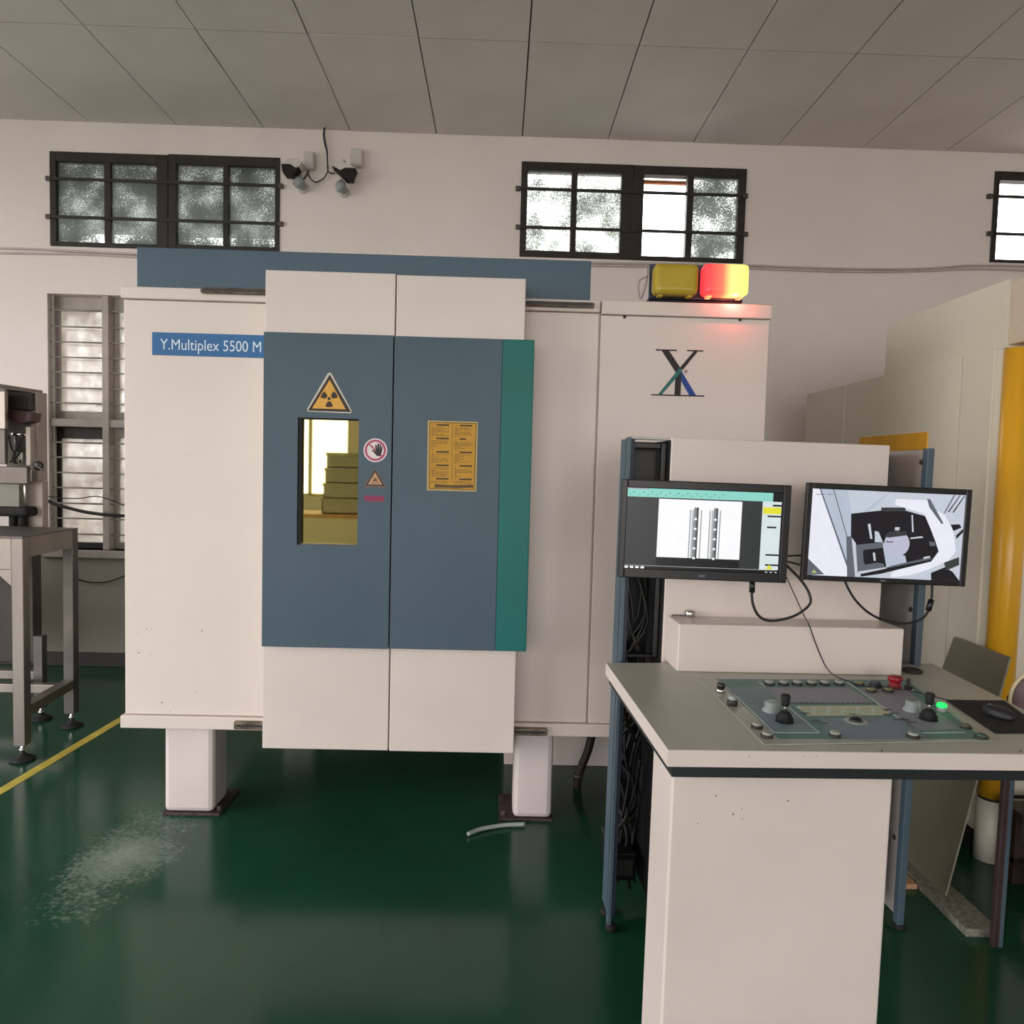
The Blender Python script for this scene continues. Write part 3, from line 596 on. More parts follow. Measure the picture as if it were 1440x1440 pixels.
# machine behind the stand
ML = Df+.25
mc = thing('bench_machine', (P(30, 745, ML).x, ML, 0), 'grey steel machine with a framed head behind the steel stand', 'machine')
def mbx(xl, yt, xr, yb, y0, y1, m_, nm, bev=.004, lab=None): 
    q = R(xl, yt, xr, yb, y0); return MB().box(q[0], q[1], y0, y1, q[2], q[3], m_, bev).build(nm, mc, label=lab)
dkp = mat('dark_machine_panel', (66, 60, 56), .5, .2, var=.15); gpanel = mat('machine_warm_grey', (158, 146, 136), .45, .2, var=.08, scale=4); olive = mat('machine_olive_grey', (118, 118, 104), .45, .1, var=.06)
mbx(-260, 744, 46, 928, ML+.05, ML+.14, dkp, 'base_cabinet')
mbx(-260, 676, 27, 712, ML-.02, ML+.03, olive, 'table_block')
mbx(-260, 653, 38, 677, ML-.06, ML-.02, steeld, 'slide')
mbx(32, 676, 60, 748, ML+.06, ML+.12, gpanel, 'side_panel')
mbx(43, 551, 53, 676, ML+.1, ML+.2, gpanel, 'column')
mbx(8, 551, 44, 660, ML+.14, ML+.17, olive, 'rear_panel')
mbx(36, 600, 43, 655, ML-.02, ML+.02, gpanel, 'slide_rail')
mbx(-260, 546, 7, 600, ML-.1, ML-.07, steel, 'head_cover')
mbx(-60, 600, 7, 652, ML-.08, ML-.05, steeld, 'lower_cover')
A = P(0, 541, ML-.1); B = P(61, 556, ML+.38)
z_ = P(20, 549, ML).z
MB().prism([(A.x-.9, ML-.14, z_), (A.x+.02, ML-.14, z_), (P(60, 557, ML+.24).x, ML+.24, z_), (A.x-.9, ML+.24, z_)], (0, 0, .024), steel).build('top_plate', mc)
mbx(10, 551, 42, 576, ML+.05, ML+.1, dkgrey, 'head_plate')
q = P(30, 595, ML); MB().prism([P(10, 575, ML), P(44, 580, ML), P(42, 592, ML), P(26, 596, ML), P(10, 588, ML)], (0, .1, 0), mat('machine_maroon', (70, 42, 40), .5)).build('spindle_guard', mc)
c = P(20, 620, ML); MB().cyl((c.x, ML+.06, c.z-.06), .035, .1, steeld, 14).cyl((c.x, ML+.06, c.z-.13), .012, .08, chrome, 10).cyl((c.x, ML+.06, c.z+.03), .05, .02, chrome, 14).build('spindle', mc)
MB().tube(cpts([(12, 612), (16, 630), (22, 640), (20, 652)], ML), .005, rubber).tube(cpts([(28, 615), (24, 630), (18, 645), (24, 652)], ML), .006, rubber).tube(cpts([(32, 610), (28, 626), (26, 640), (14, 650)], ML), .005, rubber).build('hoses', mc, kind='stuff')
c = P(52, 655, ML-.03); MB().cyl((c.x, ML-.03, c.z), .028, .03, black, 14, 'y').tube([(c.x, ML-.03, c.z), (c.x+.04, ML-.05, c.z-.02), (c.x+.05, ML-.05, c.z-.03)], .006, steeld).build('clamp_knob', mc)
c = P(35, 690, ML-.03); MB().cyl((c.x, ML-.03, c.z-.09), .006, .16, chrome, 8).build('rod', mc)
q = R(-60, 712, 37, 726, ML-.05); MB().box(q[0], q[1], ML-.05, ML+.15, q[2], q[3], blackm, .02).build('motor_cap', mc)
for a, b in ((4, 15), (17, 29)):
    q = R(a, 724, b, 747, ML-.03); MB().cyl(((q[0]+q[1])/2, ML+.03, q[2]), (q[1]-q[0])/2, q[3]-q[2]+.01, blackm, 14).build('motor', mc)
c = P(22, 749, ML-.03); MB().cyl((c.x-.1, ML-.03, c.z), .012, .16, chrome, 10, 'x').build('shaft', mc)
# ================================================================ RIGHT MACHINE
XM = 2.0
def mx(x, y): return PX(x, y, XM)
far, near = mx(1135, 552), mx(1411, 491)
ZTm = (far.z+near.z)/2
mm = thing('machining_centre', (XM+.8, near.y+1, 0), 'big cream machine tool with a yellow column beside the console', 'machine')
YM0, YM1 = near.y, far.y
MB().box(XM+.012, XM+2.2, YM0+.02, YM1, .1, ZTm-.002, mach, .004).build('machine_body', mm)
ys = [YM1, mx(1186, 600).y, mx(1348, 600).y, YM0+.05]
for a, b in ((ys[1], ys[0]), (ys[2], ys[1]), (ys[3], ys[2])):
    MB().box(XM, XM+.012, a+.003, b-.003, .12, ZTm, mach, .002).build('side_panel', mm)
ya, yb_ = mx(1306, 610).y, mx(1210, 613).y; zy = mx(1306, 607).z
MB().box(XM-.006, XM, ya, yb_, zy-.42, zy, yel, .002).build('yellow_plate', mm, label='yellow rectangular plate')
u0_, u1_ = mx(1241, 480), mx(1411, 395)
zu = (mx(1245, 453).z+u1_.z)/2
mb = MB(); r_ = .07; yb2 = u0_.y; prof = [(XM+.02, YM0+.02, ZTm), (XM+.02, yb2, ZTm), (XM+.02, yb2, zu-r_)]
prof += [(XM+.02, yb2-r_+r_*math.cos(a), zu-r_+r_*math.sin(a)) for a in (math.radians(15*i) for i in range(1, 7))]
prof += [(XM+.02, YM0+.02, zu)]
mb.prism(prof, (1.6, 0, 0), mach).build('upper_hood', mm)
MB().box(XM+.03, XM+1.7, YM0-.22, YM0+.02, ZTm+.01, zu-.01, mat('machine_cream_warm', (214, 200, 178), .42), .006).build('hood_front', mm)
zs0 = P(1397, 1115, YM0).z
mb = MB(); cw = .055
mb.lathe((XM+cw, YM0-.02, zs0), [(cw, 0), (cw, ZTm-zs0-.01)], yel, 28).build('yellow_column', mm, label='glossy yellow rounded column')
MB().lathe((XM+cw, YM0-.02, 0.0), [(cw, 0.0), (cw, zs0-.012)], mach, 28).build('column_base', mm)
MB().lathe((XM+cw, YM0-.02, zs0-.012), [(cw-.004, 0.0), (cw-.004, .012)], black, 28).build('column_ring', mm)
MB().box(XM+.12, XM+2.2, YM0-.02, YM0+.02, .1, ZTm, mach, .004).build('front_panel', mm)
zq = P(1440, 1120, YM0-.02).z
MB().box(XM+.13, XM+1.6, YM0-.03, YM0-.018, zq-.006, zq+.006, dkgrey).build('front_seam', mm)
MB().box(XM+.03, XM+2.1, YM0+.06, YM1-.05, 0, .12, dkgrey).build('plinth', mm)
# leaning sheet and floor boards
b0, b1 = PZ(1275, 1204, .03), PZ(1335, 1262, .03); xb0 = (b0.x+b1.x)/2
t0, t1 = PX(1345, 895, XM-.012), PX(1424, 925, XM-.012); zt_ = (t0.z+t1.z)/2
nrm = Vector((.012, 0, .004))
MB().prism([(xb0, t0.y-.05, .03), (XM-.016, t0.y, zt_), (XM-.016, t1.y, zt_), (xb0, t1.y-.17, .03)], (-.008, 0, -.003), sheetm).build('metal_sheet', label='grey green metal sheet leaning against the cream machine', cat='sheet')
MB().box(xb0-.055, xb0+.06, 2.45, t0.y+.1, 0, .028, terr, .002).build('board', label='speckled grey board on the floor under the leaning sheet', cat='board')
MB().box(xb0-.36, xb0-.06, 2.74, t0.y-.33, 0, .02, ply, .002).build('board', label='bare plywood board on the floor beside the console', cat='board')
# brown trolley and seat at right edge
tr = thing('low_trolley', (2.27, 2.66, 0), 'low dark brown stand beyond the right desk leg', 'stand')
brn = mat('dark_brown_wood', (62, 44, 38), .6, var=.2, scale=12)
MB().box(2.0, 2.55, 2.46, 2.86, .27, .30, brn, .004).build('top_board', tr)
for xx in (2.02, 2.48):
    for yy in (2.48, 2.79): MB().box(xx, xx+.05, yy, yy+.05, 0, .27, brn).build('leg', tr)
MB().box(2.02, 2.53, 2.48, 2.84, .08, .10, brn).build('shelf', tr)
YV = 2.3; ctr = P(1462, 985, YV)
ch = thing('chair', (ctr.x+.02, YV, 0), 'mauve padded chair back with pale rim at the right edge', 'chair')
mv = mat('mauve_fabric', (120, 100, 104), .8, var=.08); 
MB().lathe((ctr.x, YV, ctr.z), [(.02, -.03), (.083, -.024), (.09, 0), (.083, .024), (.02, .03)], mv, 28, 'y').build('backrest', ch)
ringp = [(ctr.x+.095*math.cos(a), YV, ctr.z+.095*math.sin(a)) for a in [math.radians(i*15) for i in range(25)]]
MB().tube(ringp, .006, mat('pale_piping', (214, 200, 160), .5), 6, 2).build('rim', ch)
MB().box(ctr.x+.03, ctr.x+.44, YV-.42, YV-.02, .44, .5, mv, .02).build('seat', ch)
MB().box(ctr.x-.015, ctr.x+.015, YV-.01, YV+.02, .4, ctr.z-.08, dkgrey).build('back_post', ch)
MB().cyl((ctr.x+.24, YV-.22, .06), .025, .38, dkgrey).build('pedestal', ch)
MB().cyl((ctr.x+.24, YV-.22, 0), .2, .06, dkgrey, 24).build('base', ch)
# ================================================================ CONSOLE
CY, CR = math.radians(2.2), math.radians(.45)
org = P(866, 760, 2.45)
CM = Matrix.Translation((org.x, 2.45, 0)) @ Matrix.Rotation(CY, 4, 'Z') @ Matrix.Rotation(CR, 4, 'Y')
con = thing('operator_console', (org.x+.5, 2.45, 0), 'cream operator console with blue side posts and a wide control desk', 'console')
def cb(xl, yt, xr, yb, y0, y1, m_, nm, bev=.003, lab=None, par=None):
    return pxbox(xl, yt, xr, yb, y0, y1, m_, bev, CM).build(nm, par or con, label=lab)
def CP(x, y, Y): return P(x, y, Y, CM)
xl0, xl1 = CP(877, 760, 0).x, CP(882.5, 760, 0).x
xr0, xr1 = CP(1297, 760, 0).x, CP(1306.5, 760, 0).x
ztl = CP(877, 615, 0).z; ztr_ = CP(1312, 630, 0).z; ztp = (ztl+ztr_)/2
dk = .245
sideint = mat('console_flange_navy', (40, 46, 66), .55, var=.08)  # navy paint of the left front flange
for i, (a, b) in enumerate(((xl0, xl1), (xr0, xr1))):
    sp = MB(CM).box(a, b, 0, .03, .02, ztp, postb, .002).build('side_post', con)
    MB(CM).box(a+(.0 if i == 0 else .006), b-(.006 if i == 0 else 0), .012, dk if i else .11, .05, ztp-.004, postb, .002).build('side_panel', con)
    if i: MB(CM).box(a+.001, a+.006, .012, dk, .05, ztp-.006, brack).build('zinc_lining', con, label='bare zinc inner face')
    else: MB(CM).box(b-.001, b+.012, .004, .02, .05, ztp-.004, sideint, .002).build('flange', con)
for a in (xl0+.01, xr0+.01):
    for y_ in (.0, .09 if a < .2 else dk-.02):
        MB(CM).cyl((a+.004, y_+.01, 0), .02, .022, blackm, 12).build('foot', con)
# tower front (cream) and dark interior
tp = R(939, 617, 1247, 935, .01, CM)
xtl = CP(938.5, 750, .0).x; xtr = CP(1244.5, 750, .0).x; ztt = CP(1095, 620.5, 0).z
MB(CM).box(xtl, xtr, .0, .2, .9, ztt, cream2, .004).build('tower_panel', con)
MB(CM).box(xtl-.0055, xtl-.0005, .004, .2, .1, ztt-.01, blackm).build('bay_lining', con)
MB(CM).box(xl1+.025, xr0-.002, dk-.02, dk-.01, .1, ztp-.02, blackm).build('rear_panel', con)
MB(CM).box(xl1, xtl+.02, .01, .06, ztp-.004, ztp+.008-.004, brack).build('top_strip', con)
zf0, zf1 = CP(910, 672, .04).z, CP(910, 622, .04).z
frm = frame(MB(CM), xl1+.002, xtl-.006, .93, zf1, .03, .06, .012, .018, .012, .022, black); frm.build('rack_frame', con)
MB(CM).box(xl1+.014, xtl-.024, .1, .11, 1.25, zf1-.02, mat('rack_panel', (50, 50, 48), .5)).build('rack_panel', con)
for (x, y) in ((1296, 650), (1281, 857), (1258, 1177)):
    c = PX(x, y, xr0, CM); MB(CM).lathe((xr0, c.y, c.z), [(.009, 0), (.009, -.003), (.004, -.004), (.003, -.002)], dkgrey, 14, 'x').build('screw', con)
# desk
ZD = PZ(852.5, 932, .93, CM)
zD = .93
DLB = PZ(852.5, 932, zD, CM); DLF = PZ(940, 1054, zD, CM); DRB = PZ(1311, 933, zD, CM); DR1 = PZ(1440, 998, zD, CM)
yf = DLF.y; tt = (yf-DRB.y)/(DR1.y-DRB.y); DRF = DRB+(DR1-DRB)*tt
yf2 = yf
rim = .038
desk = MB(CM).prism([(DLB.x, DLB.y, zD), (DRB.x, DRB.y, zD), (DRF.x, yf, zD), (DLF.x, yf, zD)], (0, 0, -.003), deskt).build('desk_surface', con)
MB(CM).prism([(DLB.x-.001, DLB.y, zD-.0006), (DRB.x, DRB.y, zD-.0006), (DRF.x, yf-.002, zD-.0006), (DLF.x-.001, yf-.002, zD-.0006)], (0, 0, -rim), cream2).build('desk_rim', con)
MB(CM).prism([(DLB.x+.012, DLB.y, zD-rim), (DRB.x-.01, DRB.y, zD-rim), (DRF.x-.012, yf+.012, zD-rim), (DLF.x+.014, yf+.012, zD-rim)], (0, 0, -.030), mat('under_desk_black', (22, 30, 30), .5)).build('under_frame', con)
# lower pedestal
zl = zD-rim-.03
yb0 = yf+.035; xa0 = P(943, 1150, yb0, CM).x; xa1 = P(1252.5, 1150, yb0, CM).x
ybk = yb0+.18
MB(CM).box(xa0, xa1, yb0, ybk, .06, zl, cream2, .005).build('pedestal', con)
MB(CM).box(xa0+.02, xa1-.02, yb0+.03, ybk, 0.01, .06, blackm).build('kick_plate', con)
MB(CM).box(xtl, xtr, .0, .2, .1, .9, blackm).build('cable_bay', con)
chips = MB(CM)
for (x, y, r_) in ((1007, 1119, .002), (1031, 1145, .0022), (1043, 1138, .0015), (1044, 1152, .0015), (981, 1158, .0015), (1108, 1126, .002)):
    c = P(x, y, yb0, CM); chips.lathe((c.x, yb0, c.z), [(r_, 0), (r_*.9, -.0004)], chm, 7, 'y')
for (x, y, r_) in ((1053, 1064, .0015), (1131, 1064, .0012), (1240, 1055.8, .003), (1435, 1056.5, .003), (1148, 1063, .0012)):
    c = P(x, y, yf-.002, CM); chips.lathe((c.x, yf-.002, c.z), [(r_, 0), (r_*.9, -.0004)], chm, 7, 'y')
chips.build('paint_chip', con, kind='stuff', label='small dark chips in the paint')
# right desk leg
ql = R(1410, 1100, 1424, 1180, -.12, CM)
MB(CM).box(ql[0], (ql[0]+ql[1])/2, -.12, -.10, .02, zl, mat('leg_brown', (62, 44, 46), .5), .002).box((ql[0]+ql[1])/2, ql[1], -.122, -.10, .02, zl, postb, .002).build('desk_leg', con)
MB(CM).box(xr1, ql[0], -.09, -.07, .14, .18, brn, .002).build('desk_crossbar', con) if False else None
# hood box
H = [PZ(x, y, zD+.001, CM) for x, y in ((952.5, 945.5), (1266, 949))]
yh = (H[0].y+H[1].y)/2; hx0 = P(953.3, 913, yh, CM).x; hx1 = P(1270, 915, yh, CM).x; hz1 = P(1110, 881, yh, CM).z
MB(CM).box(hx0, hx1, yh, -.001, zD+.0005, hz1, cream2, .004).build('hood_box', con)
# ---- control plate
zp = zD+.003
pl4 = [PZ(x, y, zp, CM) for x, y in ((979, 951), (1285, 951), (1397, 1041), (1075, 1047))]
platem = mat('control_plate_grey', (164, 168, 156), .3, var=.04, scale=5)
cpn = MB(CM).prism([(p.x, p.y, zD+.0006) for p in pl4], (0, 0, .0026), platem).build('control_plate', con, label='blue grey printed control plate')
def dz(pts, o=(970, 900), s=5.76, z=zp+.0004): return [PZ(o[0]+x/s, o[1]+y/s, z, CM) for x, y in pts]
c1, c2, c3, c4, c5 = ink('plate_slate', (119, 140, 146)), ink('plate_teal', (94, 131, 126)), ink('plate_violet', (140, 140, 149)), ink('plate_line', (198, 210, 207)), ink('plate_keys', (189, 194, 155))
items = [(c2, dz([(215, 312), (2020, 318), (2290, 790), (730, 800), (280, 420)][:0] or [(215, 316), (1750, 322), (2380, 800), (720, 802)]))]
items += [(c1, dz([(310, 390), (580, 372), (1040, 745), (690, 745)])), (c3, dz([(600, 385), (1290, 385), (1480, 510), (740, 505)])),
          (c5, dz([(850, 535), (1530, 530), (1640, 610), (960, 615)])), (c1, dz([(1050, 632), (1740, 628), (1930, 800), (1130, 805)])),
          (c3, dz([(1340, 385), (1740, 400), (2200, 720), (1850, 730)])), (c4, dz([(556, 340), (566, 340), (1055, 752), (1040, 752)])),
          (c4, dz([(680, 748), (1045, 750), (1045, 756), (680, 754)])), (c4, dz([(1268, 340), (1282, 340), (1872, 752), (1856, 752)])),
          (c4, dz([(1870, 750), (2230, 745), (2230, 752), (1870, 757)])), (c4, dz([(300, 385), (310, 385), (690, 752), (675, 752)]))]
kd = ink('plate_key_dark', (70, 78, 78)); kl = ink('plate_key_light', (186, 192, 168))
base = len(items)
for r in range(3):
    for k in range(16):
        x, y = 862+k*40+r*34, 542+r*23; items.append((kl if (k+r) % 3 else c4, dz([(x, y), (x+32, y), (x+48, y+15), (x+16, y+15)])))
for k in range(17): x = 800+k*42; items.append((kd, dz([(x, 508), (x+30, 508), (x+40, 518), (x+10, 518)])))
for (x, y) in ((900, 590), (1290, 595), (980, 650), (1040, 670), (1560, 560), (1620, 590), (1560, 600), (1700, 640), (1760, 660), (1640, 640)):
    items.append((kd, dz([(x, y), (x+70, y), (x+84, y+12), (x+14, y+12)])))
mb = MB(CM)
for i, (m_, pts) in enumerate(items): mb.prism([p+Vector((0, 0, .0002*min(i, 1) + (.0002 if i >= base else 0))) for p in pts], (0, 0, .0002), m_)
mb.build('plate_print', cpn)
def btn(x, y, r, h, m_top, nm, lab=None, ring=True):
    c = PZ(x, y, zp+h*.5, CM); mb = MB(CM)
    if ring: mb.lathe((c.x, c.y, zp), [(r, 0), (r, h*.5), (r*.86, h*.6)], dkgrey if m_top is not chrome else chrome, 18)
    mb.cyl((c.x, c.y, zp+(h*.5 if ring else 0)), r*.8, h*(.5 if ring else 1), m_top, 16)
    return mb.build(nm, cpn, label=lab)
cap = mat('button_cap', (150, 156, 146), .3, var=.04); oliv = mat('button_olive', (120, 122, 84), .35)
for x in (1082, 1102, 1121, 1141, 1160, 1180): btn(x, 960, .0155, .012, cap, 'push_button')
btn(1208, 961, .0155, .012, oliv, 'push_button', 'olive push button'); btn(1225, 970, .0155, .012, oliv, 'push_button', 'olive push button'); btn(1249, 970, .0155, .012, oliv, 'push_button', 'olive push button')
btn(1231, 962, .018, .018, mat('knob_navy', (52, 58, 70), .4), 'rotary_knob', 'dark blue rotary knob')
for (x, y) in ((1064.6, 1020), (1078.5, 1033), (1174, 1032), (1284, 1033.5)): btn(x, y, .0145, .012, cap, 'push_button')
btn(1030, 985, .014, .026, clear, 'push_button', 'clear raised button')
c = PZ(1013.4, 974, zp, CM); MB(CM).cyl((c.x, c.y, zp), .014, .012, chrome, 16).cyl((c.x, c.y, zp+.012), .011, .016, black, 14).build('key_switch', cpn)
for (x, y) in ((1084.6, 1001), (1283, 1000)):
    c = PZ(x, y, zp, CM); MB(CM).lathe((c.x, c.y, zp), [(.024, 0), (.024, .006), (.0185, .010), (.018, .026), (.014, .028)], clear, 22).build('dial', cpn)
for (x, y) in ((1103, 1015), (1305.5, 1012)):
    c = PZ(x, y, zp, CM)
    MB(CM).lathe((c.x, c.y, zp), [(.023, 0), (.020, .008), (.022, .010), (.016, .018), (.017, .020), (.009, .028)], blackm, 20).cyl((c.x, c.y, zp+.026), .004, .02, chrome, 8).lathe((c.x, c.y, zp+.040), [(.008, 0), (.010, .006), (.012, .026), (.010, .030)], blackm, 16).build('joystick', cpn)
c = PZ(1203.5, 1014.6, zp, CM); MB(CM).lathe((c.x, c.y, zp), [(.030, 0), (.028, .002), (.019, .003)], cap, 24).lathe((c.x, c.y, zp+.001), [(.017, 0), (.015, .006), (.008, .011), (.001, .012)], black, 20).build('trackball', cpn)
red = mat('emergency_red', (140, 24, 38), .35)
c = PZ(1258, 968, zp, CM); MB(CM).lathe((c.x, c.y, zp), [(.019, 0), (.019, .010), (.014, .012), (.016, .022), (.021, .026), (.021, .034), (.017, .038)], red, 24).build('emergency_stop', cpn, label='red mushroom emergency stop')
c = PZ(1277, 972, zp, CM); MB(CM).cyl((c.x, c.y, zp), .014, .007, chrome, 16).cyl((c.x, c.y, zp+.007), .012, .008, blackm, 14).box(c.x-.0015, c.x+.0015, c.y-.008, c.y+.008, zp+.015, zp+.038, steeld).build('key_switch', cpn)
gm2 = mat('lit_green', (20, 235, 90), .3, emit=1.1, var=.05)
c = PZ(1323.7, 1001, zp, CM); MB(CM).cyl((c.x, c.y, zp), .012, .014, clear, 16).lathe((c.x, c.y, zp+.014), [(.0125, 0), (.013, .006), (.009, .010)], gm2, 18).build('pilot_light', cpn, label='glowing green pilot light')
gl = bpy.data.lights.new('green_bulb', 'POINT'); gl.energy = .006; gl.color = (.1, 1, .3); gl.shadow_soft_size = .01; go = bpy.data.objects.new('green_bulb', gl); COL.objects.link(go); go.location = CM @ Vector((c.x, c.y, zp+.04))
btn(1358, 1021, .014, .009, mat('button_dark_olive', (88, 86, 66), .4), 'push_button', 'dark olive push button'); btn(1380, 1035, .016, .010, mat('button_green', (54, 88, 70), .4), 'push_button', 'dark green push button')
# small things on the desk
c = PZ(1283, 945, zD, CM); mb = MB(CM); mb.lathe((c.x, c.y, zD+.001), [(.03, 0), (.032, .003), (.032, .006), (.026, .009), (.02, .005)], mat('dark_brown_cap', (58, 44, 42), .5), 24)
mb.build('cap', label='flat dark round cap on the desk behind the emergency stop', cat='cap')
c = PZ(970, 868, hz1, CM); 
mb = MB(CM); mb.cyl((c.x, c.y, hz1+.001), .017, .022, chrome, 20).tube([(c.x-.06, c.y, hz1+.005), (c.x-.01, c.y, hz1+.005)], .0025, steeld, 6, 1)
mb.build('metal_stub', label='small shiny metal cylinder with a rod on the hood ledge', cat='fitting')
mp = [PZ(x, y, zD+.0015, CM) for x, y in ((1331, 985), (1412, 986), (1475, 1031), (1399, 1031))]
mb = MB(CM); mb.prism([(p.x, p.y, zD+.0008) for p in mp], (0, 0, .003), mat('mouse_pad_black', (18, 17, 17), .8)); mb.build('mouse_pad', label='black mouse pad on the right of the desk', cat='mouse pad')
c = PZ(1404, 1004, zD+.01, CM); mh = CM @ Vector((c.x, c.y, zD+.004))
ms = thing('computer_mouse', mh, 'dark computer mouse on the black mouse pad', 'mouse')
MMm = CM @ Matrix.Translation((c.x, c.y, zD+.0042)) @ Matrix.Rotation(.35, 4, 'Z') @ Matrix.Scale(.8, 4)
mb = MB(MMm); n_ = 18; rings = []
for j, (s_, z_) in enumerate(((.97, 0), (1, .006), (.95, .018), (.75, .028), (.4, .033), (.05, .0345))):
    rings.append([(.03*s_*math.cos(2*math.pi*i/n_), .054*s_*math.sin(2*math.pi*i/n_), z_) for i in range(n_)])
vs = [v for r in rings for v in r]; mb._add(vs, [(j*n_+i, j*n_+(i+1) % n_, (j+1)*n_+(i+1) % n_, (j+1)*n_+i) for j in range(5) for i in range(n_)]+[tuple(range(n_)), tuple(5*n_+i for i in range(n_))], mat('mouse_body', (30, 30, 34), .5), True); mb.build('mouse_shell', ms)
MB(MMm).lathe((-.003, .03, .026), [(.002, 0), (.007, .001), (.007, .005), (.002, .006)], greyp, 12, 'x').build('scroll_wheel', ms)
# mouse cable: from behind the monitor down over the hood, across the plate to the mouse
pts = [P(1106, 812, -.14, CM), P(1118, 838, -.06, CM), P(1131, 866, -.015, CM)]
pts += [Vector((P(1138, 881, yh-.006, CM).x, yh-.006, hz1+.006)), P(1148, 907, yh-.006, CM), P(1160, 935, yh-.006, CM), PZ(1172, 949, zD+.02, CM)]
pts += [PZ(x, y, zD+.022, CM) for x, y in ((1190, 957), (1215, 965), (1250, 966), (1290, 974), (1335, 985))]+[PZ(1370, 990, zD+.009, CM), PZ(1398, 996, zD+.014, CM)]
MB(CM).tube(pts, .0018, rubber, 6).build('mouse_cable', label='thin black mouse cable running down the hood and across the desk', cat='cable')
# ================================================================ MONITORS
def monitor(c4, inner, Y, lab, cat='monitor'):
    """c4: four pixel corners TL TR BR BL of the bezel"""
    pts = [P(x, y, Y) for x, y in c4]
    cen = sum(pts, Vector())/4; ax = ((pts[1]+pts[2]-pts[0]-pts[3])/2); az = ((pts[0]+pts[1]-pts[2]-pts[3])/2)
    w, h = ax.length, az.length; ax.normalize(); ay = Vector((0, 1, 0)); az = ax.cross(ay).normalized()
    T = Matrix((ax, ay, az)).transposed().to_4x4(); T.translation = cen
    t = thing('monitor', cen-Vector((0, -.03, h/2)), lab, cat)
    return t, T, w, h
def uv(T, w, h, u, v): return (-w/2+u*w, 0, h/2-v*h)
YMn = 2.22
# left
ml, T, w, h = monitor([(876, 673), (1113, 683), (1107, 820), (868, 812)], None, YMn, 'left monitor showing the grey scan picture and teal toolbar')
def mk_monitor(t, T, w, h, bl, brr, bt, bb, logo):
    mb = frame(MB(T), -w/2, w/2, -h/2, h/2, 0, .018, bl, brr, bb, bt, black, .003); mb.build('bezel', t)
    MB(T).box(-w/2+.004, w/2-.004, .012, .035, -h/2+.004, h/2-.004, black, .01).box(-w*.28, w*.28, .03, .05, -h*.3, h*.3, black, .01).build('back_shell', t)
    MB(T).box(-.05, .05, .045, .11, -.05, .05, dkgrey, .004).build('wall_mount', t)
    text('maker_mark', logo, .0095, -.012, -.0005, -h/2+bb*.32, ink('mark_grey', (150, 150, 156)), t, T)
bl, brr, bt, bb = w*.036, w*.045, h*.085, h*.10
mk_monitor(ml, T, w, h, bl, brr, bt, bb, 'HKC')
sx0, sx1, sz0, sz1 = -w/2+bl-.002, w/2-brr+.002, -h/2+bb-.002, h/2-bt+.002
def su(u, v, k=0): return (sx0+u*(sx1-sx0), .003-.0004*k, sz1-v*(sz1-sz0))
def rect(u0, v0, u1, v1, k=0): return [su(u0, v0, k), su(u1, v0, k), su(u1, v1, k), su(u0, v1, k)]
g = glow
SB = g('black', (22, 22, 24), .15); SD = g('charcoal', (62, 66, 66), .55); ST = g('teal', (148, 226, 212), .9); SW = g('white', (250, 250, 252), 1.05); SP = g('pale', (226, 238, 240), .95); SY = g('yellow', (244, 240, 50), .9); SG = g('mid_grey', (150, 154, 156), .8); SL = g('light_grey', (205, 208, 210), .85); SK = g('dark_grey', (92, 96, 98), .6)
L_ = [(SB, 0, 0, 1, 1), (ST, 0, .0, .93, .115), (SD, 0, .115, .94, .955), (SB, 0, .955, 1, 1), (SW, .205, .13, .735, .845), (SB, .205, .845, .735, .955), (SL, 0, .955, .97, .96),
      (g('title', (180, 160, 190), .8), .0, 0, .14, .02), (SP, .865, .115, 1.0-.005, .955), (SB, .95, 0, 1, .115), (SB, .93, 0, 1, .11),
      (SY, .87, .185, .985, .265), (SB, .93, .15, .99, .172), (SB, .90, .285, .99, .305), (SB, .90, .42, .96, .44), (SB, .90, .76, .99, .78), (SB, .90, .885, .99, .905),
      (g('cut', (28, 28, 60), .3), .985, .115, 1, 1)]
for u in (.405, .475, .53, .595): L_.append((SG, u, .25, u+.006, .845))
for u, wd in ((.43, .03), (.555, .028)):
    L_ += [(SG, u, .22, u+wd, .845), (SK, u+wd*.55, .22, u+wd, .845), (SL, u-.012, .25, u, .845)]
    for k in range(5): L_.append((SW, u+.004, .35+k*.12, u+.02, .375+k*.12))
for k in range(22): u = .01+.028*k+random.uniform(0, .01); L_.append((g('teal_dark', (96, 176, 164), .8), u, .05 if k % 2 else .08, u+.012, .062 if k % 2 else .09))
for k in range(4): L_.append((SW, .004+.034*k, .965, .026+.034*k, .99))
for k in range(3): L_.append((SL, .90+.03*k, .975, .915+.03*k, .988))
mb = MB(T)
for i, (m_, a, b_, c_, d_) in enumerate(L_): mb.prism(rect(a, b_, c_, d_, i*.25), (0, -.0001, 0), m_)
tri = lambda u, v, r: [su(u, v-r*1.7, 14), su(u+r, v+r, 14), su(u-r, v+r, 14)]
mb.prism(tri(.925, .925, .022), (0, -.0001, 0), SY)
mb.build('screen', ml, label='lit scan software screen')
# right
mr_, T, w, h = monitor([(1136, 679), (1367, 688), (1359, 826), (1127, 815)], None, YMn+.06, 'right monitor showing a camera view into the cabinet')
bl, brr, bt, bb = w*.035, w*.037, h*.06, h*.055
mk_monitor(mr_, T, w, h, bl, brr, bt, bb, 'HKC')
sx0, sx1, sz0, sz1 = -w/2+bl-.002, w/2-brr+.002, -h/2+bb-.002, h/2-bt+.002
